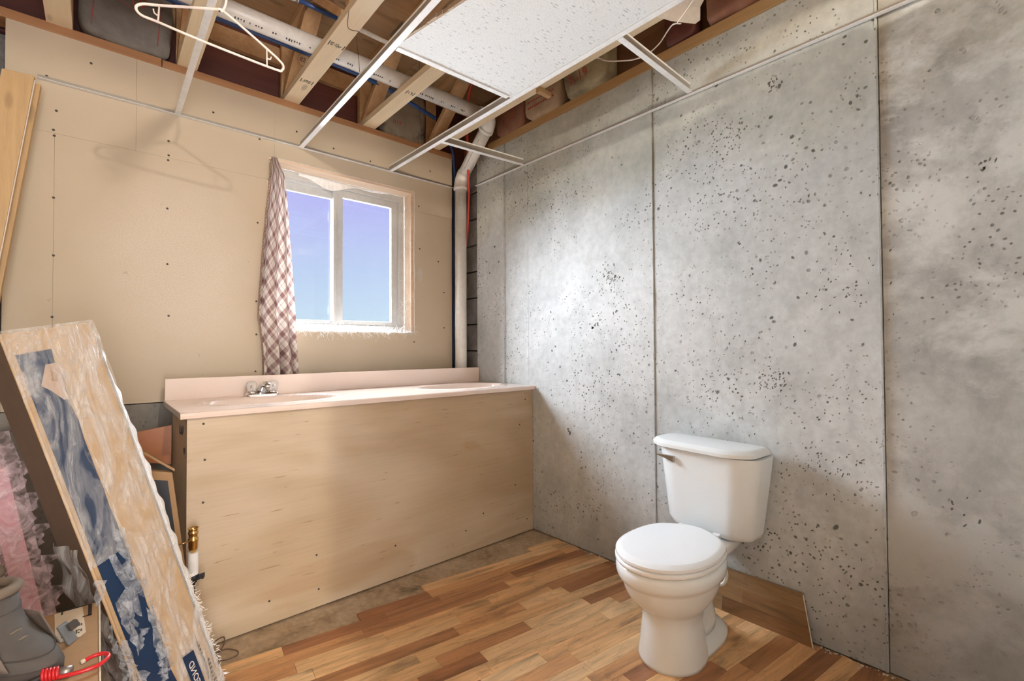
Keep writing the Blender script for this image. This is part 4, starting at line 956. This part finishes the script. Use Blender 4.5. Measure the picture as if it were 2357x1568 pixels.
# ---- bundle of pink foam in plastic, behind the boots
pk = empty('pink_foam_bundle', (-2.42, -1.0, 0), 'bundle of pink foam boards in torn plastic at the left edge', 'foam bundle')
ax = V((-.18, .06, .98)).normalized()
for k in range(4): MB().obox(V((-2.45+.058*k, -.96+.020*k, .0)), V((.052, .010, 0)), V((-.02, .085, 0)), ax*(.93-.03*k)).build('foam_board', 'pink_foam', pk, bevel=.004)
MB().obox(V((-2.400, -.948, .20)), V((.022, .003, 0)), V((0, .006, 0)), ax*.52).build('red_label', 'red_plastic', pk); MB().obox(V((-2.335, -.926, .16)), V((.020, .004, 0)), V((0, .006, 0)), ax*.40).build('red_label', 'red_plastic', pk)
def pfun(u, v):
    p = V((-2.47+.265*u, -.985+.075*u, .04))+ax*(.92*v)
    return p+V((.45, -.9, .1))*(.014+.008*math.sin(u*13+v*17)+.007*math.sin(v*31+u*5))
mb = MB(); mb.grid(pfun, 20, 44); mb.build('plastic_wrap', 'pink_film', pk, smooth=True)
for k in range(5): hang_rag((-2.345+.018*k, -.935, .86-.10*k), .10, .035, 60+k, pk, 'wrap_shred', 'pink_film')

# ---- shipping carton with the boots on top
sc_ = empty('shipping_carton', (-2.36, -1.52, 0), 'brown shipping carton with a pale label under the boots', 'carton')
boxpart('carton_body', (-2.58, -1.86, 0), (-2.157, -1.262, .498), 'cardboard', sc_, bevel=.004)
boxpart('lid_flap', (-2.58, -1.86, .4985), (-2.160, -1.265, .5015), 'cardboard', sc_)
MB().tube([(-2.157, -1.86, .5005), (-2.157, -1.264, .5005)], .0022, 6).build('worn_edge', 'label_paper', sc_)
MB().prism([(-2.245, -1.272, .5017), (-2.191, -1.272, .5017), (-2.182, -1.43, .5017), (-2.192, -1.445, .5017), (-2.235, -1.445, .5017)], (0, 0, .0006)).build('address_label', 'label_paper', sc_)
mb = MB()
for j, (y0, h_) in enumerate(((-1.385, .020), (-1.425, .022))):
    for k in range(9):
        for i in range(3):
            if rf.random() < .72: mb.box((-2.226+.0042*k, y0+i*h_/3, .5023), (-2.226+.0042*k+.003, y0+i*h_/3+h_/4, .5028))
mb.build('label_print', 'ink', sc_)
mb = MB()
for a, b in (((-2.232, -1.270), (-2.178, -1.2665)), ((-2.232, -1.290), (-2.2285, -1.270)), ((-2.1795, -1.34), (-2.172, -1.270)), ((-2.19, -1.34), (-2.172, -1.336))): mb.box((a[0], a[1], .5026), (b[0], b[1], .5032))
mb.build('carton_marks', 'black', sc_)

def boot(cx_, cy_, z0, yaw, label, hshaft=.152):
    e_ = empty('boot', (cx_, cy_, z0), label, 'boot', 'grey boots on the carton')
    c, s_ = math.cos(yaw), math.sin(yaw)
    def B(p): return V((cx_+p[0]*c-p[1]*s_, cy_+p[0]*s_+p[1]*c, z0+p[2]))
    def ring(cx2, rx, ry, cz, tilt=0., n=26): return [B((cx2+rx*math.cos(a), ry*math.sin(a), cz+tilt*math.cos(a))) for a in (2*PI*k/n for k in range(n))]
    up_ = [ring(.062, .122, .052, .004), ring(.062, .124, .054, .03), ring(.055, .114, .054, .055, -.012), ring(.038, .092, .053, .078, -.020), ring(.016, .072, .053, .10, -.014), ring(.004, .062, .054, .125, -.008), ring(.0, .061, .056, hshaft)]
    MB().loft(up_, cap=True).build('upper', 'boot_grey', e_, smooth=True)
    MB().loft([ring(.062, .127, .057, .0), ring(.062, .128, .058, .020), ring(.062, .122, .053, .024)]).build('sole', 'boot_dark', e_, smooth=True)
    # rolled collar and dark inside
    n = 26; prof_ = []
    for k in range(n):
        a = 2*PI*k/n; prof_.append(B((.056*math.cos(a), .052*math.sin(a), hshaft+.008+.004*math.cos(a))))
    MB().tube(prof_, .0115, 10, closed=True).build('collar', 'boot_collar', e_, smooth=True)
    MB().loft([ring(0, .047, .043, hshaft+.006), ring(0, .044, .040, hshaft+.002)]).build('lining', 'boot_dark', e_)
    MB().obox(B((-.030, -.022, hshaft+.0065)), B((-.030, .018, hshaft+.0065))-B((-.030, -.022, hshaft+.0065)), B((-.012, -.022, hshaft+.0065))-B((-.030, -.022, hshaft+.0065)), (0, 0, .0006)).build('size_tag', 'lining_label', e_)
    for zz, rx, ry, cx2, tl in ((.056, .1135, .0548, .0545, -.012),):
        MB().tube(ring(cx2, rx, ry, zz, tl), .0014, 6, closed=True).build('seam', 'boot_dark', e_, smooth=True)
    MB().loft([ring(.002, .0645, .0585, .112, -.006), ring(.001, .0650, .0590, .120, -.006), ring(.001, .0645, .0585, .128, -.006)]).build('ankle_strap', 'boot_dark', e_, smooth=True)
    for j in range(3):
        xx = .068+.018*j; zz = .098-.013*j; MB().tube([B((xx-.004, -.026, zz-.006)), B((xx+.004, .0, zz+.002)), B((xx-.004, .026, zz-.006))], .0025, 6).build('lace', 'boot_collar', e_, smooth=True)
    # pale side panel
    def pf(u, v):
        a = -PI/2-.75+1.3*u; zz = .032+.065*v; rx = .118-.045*v; cx2 = .060-.03*v
        return B((cx2+(rx+.004)*math.cos(a)*.9+.02*u, .0575*math.sin(a), zz))
    mb = MB(); mb.grid(pf, 12, 6); mb.build('side_panel', 'boot_tan', e_, smooth=True, solid=.002)
    pf2 = lambda u, v: B((.060-.03*v+(.122-.045*v)*math.cos(PI/2+.75-1.3*u)*.9+.02*u, .0575*math.sin(PI/2+.75-1.3*u), .032+.065*v))
    mb = MB(); mb.grid(pf2, 12, 6); mb.build('side_panel', 'boot_tan', e_, smooth=True, solid=.002)
    return e_
boot(-2.352, -1.452, .502, math.radians(-48), 'nearer grey ankle boot on the shipping carton')
boot(-2.395, -1.318, .502, math.radians(160), 'grey ankle boot farther back, behind the other boot')
fp = empty('folded_tag', (-2.205, -1.45, .503), 'grey folded plastic tag propped beside the boots', 'tag')
MB().obox(V((-2.215, -1.475, .503)), V((.016, .024, .0)), V((.005, -.004, .0)), V((-.020, .010, .045))).build('plastic_body', 'bottle_blue', fp, bevel=.003)
MB().obox(V((-2.212, -1.460, .530)), V((.014, .021, .0)), V((.0062, -.0050, .0)), V((-.006, .003, .014))).build('dark_flap', 'boot_dark', fp)
# bungee cord with red hook
bu = empty('bungee_cord', (-2.20, -1.61, .502), 'bungee cord with a red coated hook on the carton', 'bungee cord')
hk = catmull([(-2.222, -1.622, .510), (-2.190, -1.634, .512), (-2.160, -1.632, .512), (-2.143, -1.612, .513), (-2.148, -1.594, .514), (-2.165, -1.588, .514), (-2.182, -1.594, .513)], 7)
MB().tube(hk, .0042, 10).build('hook', 'red_plastic', bu, smooth=True)
MB().tube([(-2.182, -1.594, .513), (-2.188, -1.597, .513)], .0045, 10).build('hook_tip', 'label_paper', bu, smooth=True)
coil = [V((-2.248+.028*t_, -1.600-.012*t_, .514))+V((.1, .8, 0)).normalized()*(.0105*math.cos(t_*2*PI*5))+V((0, 0, .0105*math.sin(t_*2*PI*5))) for t_ in (k/100 for k in range(101))]
MB().tube(coil, .0030, 7).build('coil', 'red_plastic', bu, smooth=True)
MB().tube([(-2.222, -1.611, .514), (-2.202, -1.619, .514)], .0095, 12).build('cord_end', 'steel', bu, smooth=True)
MB().tube(catmull([(-2.245, -1.60, .512), (-2.29, -1.62, .508), (-2.33, -1.66, .507), (-2.40, -1.66, .507)], 6), .0055, 10).build('cord', 'rope_black', bu, smooth=True)

# ---- navy panelled carton and flaps beside the vanity
nc = empty('navy_carton', (-2.03, -.45, 0), 'carton with a navy panel leaning against the end of the vanity', 'carton')
tl0 = V((.117, 0, -1.0)).normalized()
A0 = V((-2.062, -.800, .757))
MB().obox(A0, V((.112, .0, -.030)), V((0, .033, 0)), tl0*.722).build('carton_body', 'cardboard', nc, bevel=.003)
MB().obox(A0+V((.0, -.0014, -.032)), V((.098, .0, -.026)), V((0, .0012, 0)), tl0*.66).build('navy_panel', 'navy_dark', nc)
MB().obox(A0+V((-.012, .004, .085)), V((.130, .0, -.112)), V((0, .028, .0)), V((.003, .0, .007))).build('open_flap', 'cardboard', nc)
ov = MB().prism([(-2.06, -.30, .70), (-1.905, -.30, .66), (-1.905, -.30, .842), (-2.06, -.30, .822)], (0, .012, 0)).build('veneer_board', 'orange_veneer'); tag(ov, 'orange-brown veneer board behind the navy carton', 'board')
# ---- candlestick lamp
la = empty('candle_lamp', (-1.93, -.86, 0), 'brass lamp socket on a white sleeve standing by the vanity corner', 'lamp')
lx, ly = -1.890, -.860
MB().lathe([(.058, 0), (.060, .008), (.045, .018), (.012, .028), (.010, .06)], (lx, ly, 0), n=24).build('lamp_base', 'black', la, smooth=True)
MB().lathe([(.007, .03), (.007, .33)], (lx, ly, 0), n=12).build('stem', 'black', la, smooth=True)
MB().lathe([(.012, .315), (.0185, .33), (.0195, .345), (.012, .350)], (lx, ly, 0), n=20).build('cup', 'black', la, smooth=True)
MB().lathe([(.0175, .345), (.0175, .428), (.0135, .4285)], (lx, ly, 0), n=24).build('white_sleeve', 'paper_white', la, smooth=False)
MB().lathe([(.006, .42), (.008, .434), (.0125, .438), (.0155, .446), (.0155, .470), (.0175, .473), (.0175, .480), (.0145, .482), (.0145, .497), (.0168, .499), (.0168, .505), (.0150, .507), (.0150, .514), (.0185, .520), (.0165, .520), (.0130, .512), (.0130, .48)], (lx, ly, 0), n=26).build('socket', 'brass', la, smooth=True)
MB().obox((lx+.008, ly-.006, .320), (.026, -.006, .006), (.004, .010, 0), (0, 0, .018)).build('switch_wing', 'black', la, bevel=.002)
MB().tube([(lx-.01, ly, .472), (lx-.05, ly+.0, .468)], .0025, 8).build('switch_key', 'brass', la, smooth=True)
# ---- loops of wire on the floor
wi = MB().tube(catmull([(-1.818, -.80, .004), (-1.80, -.775, .02), (-1.775, -.785, .03), (-1.778, -.805, .012), (-1.812, -.86, .004), (-1.80, -.900, .004), (-1.755, -.905, .004), (-1.745, -.880, .006), (-1.775, -.84, .008), (-1.815, -.83, .004)], 8), .0022, 7).build('wire_loop', 'wire_dark', smooth=True)
tag(wi, 'thin dark wire loop lying on the floor by the vanity', 'wire')
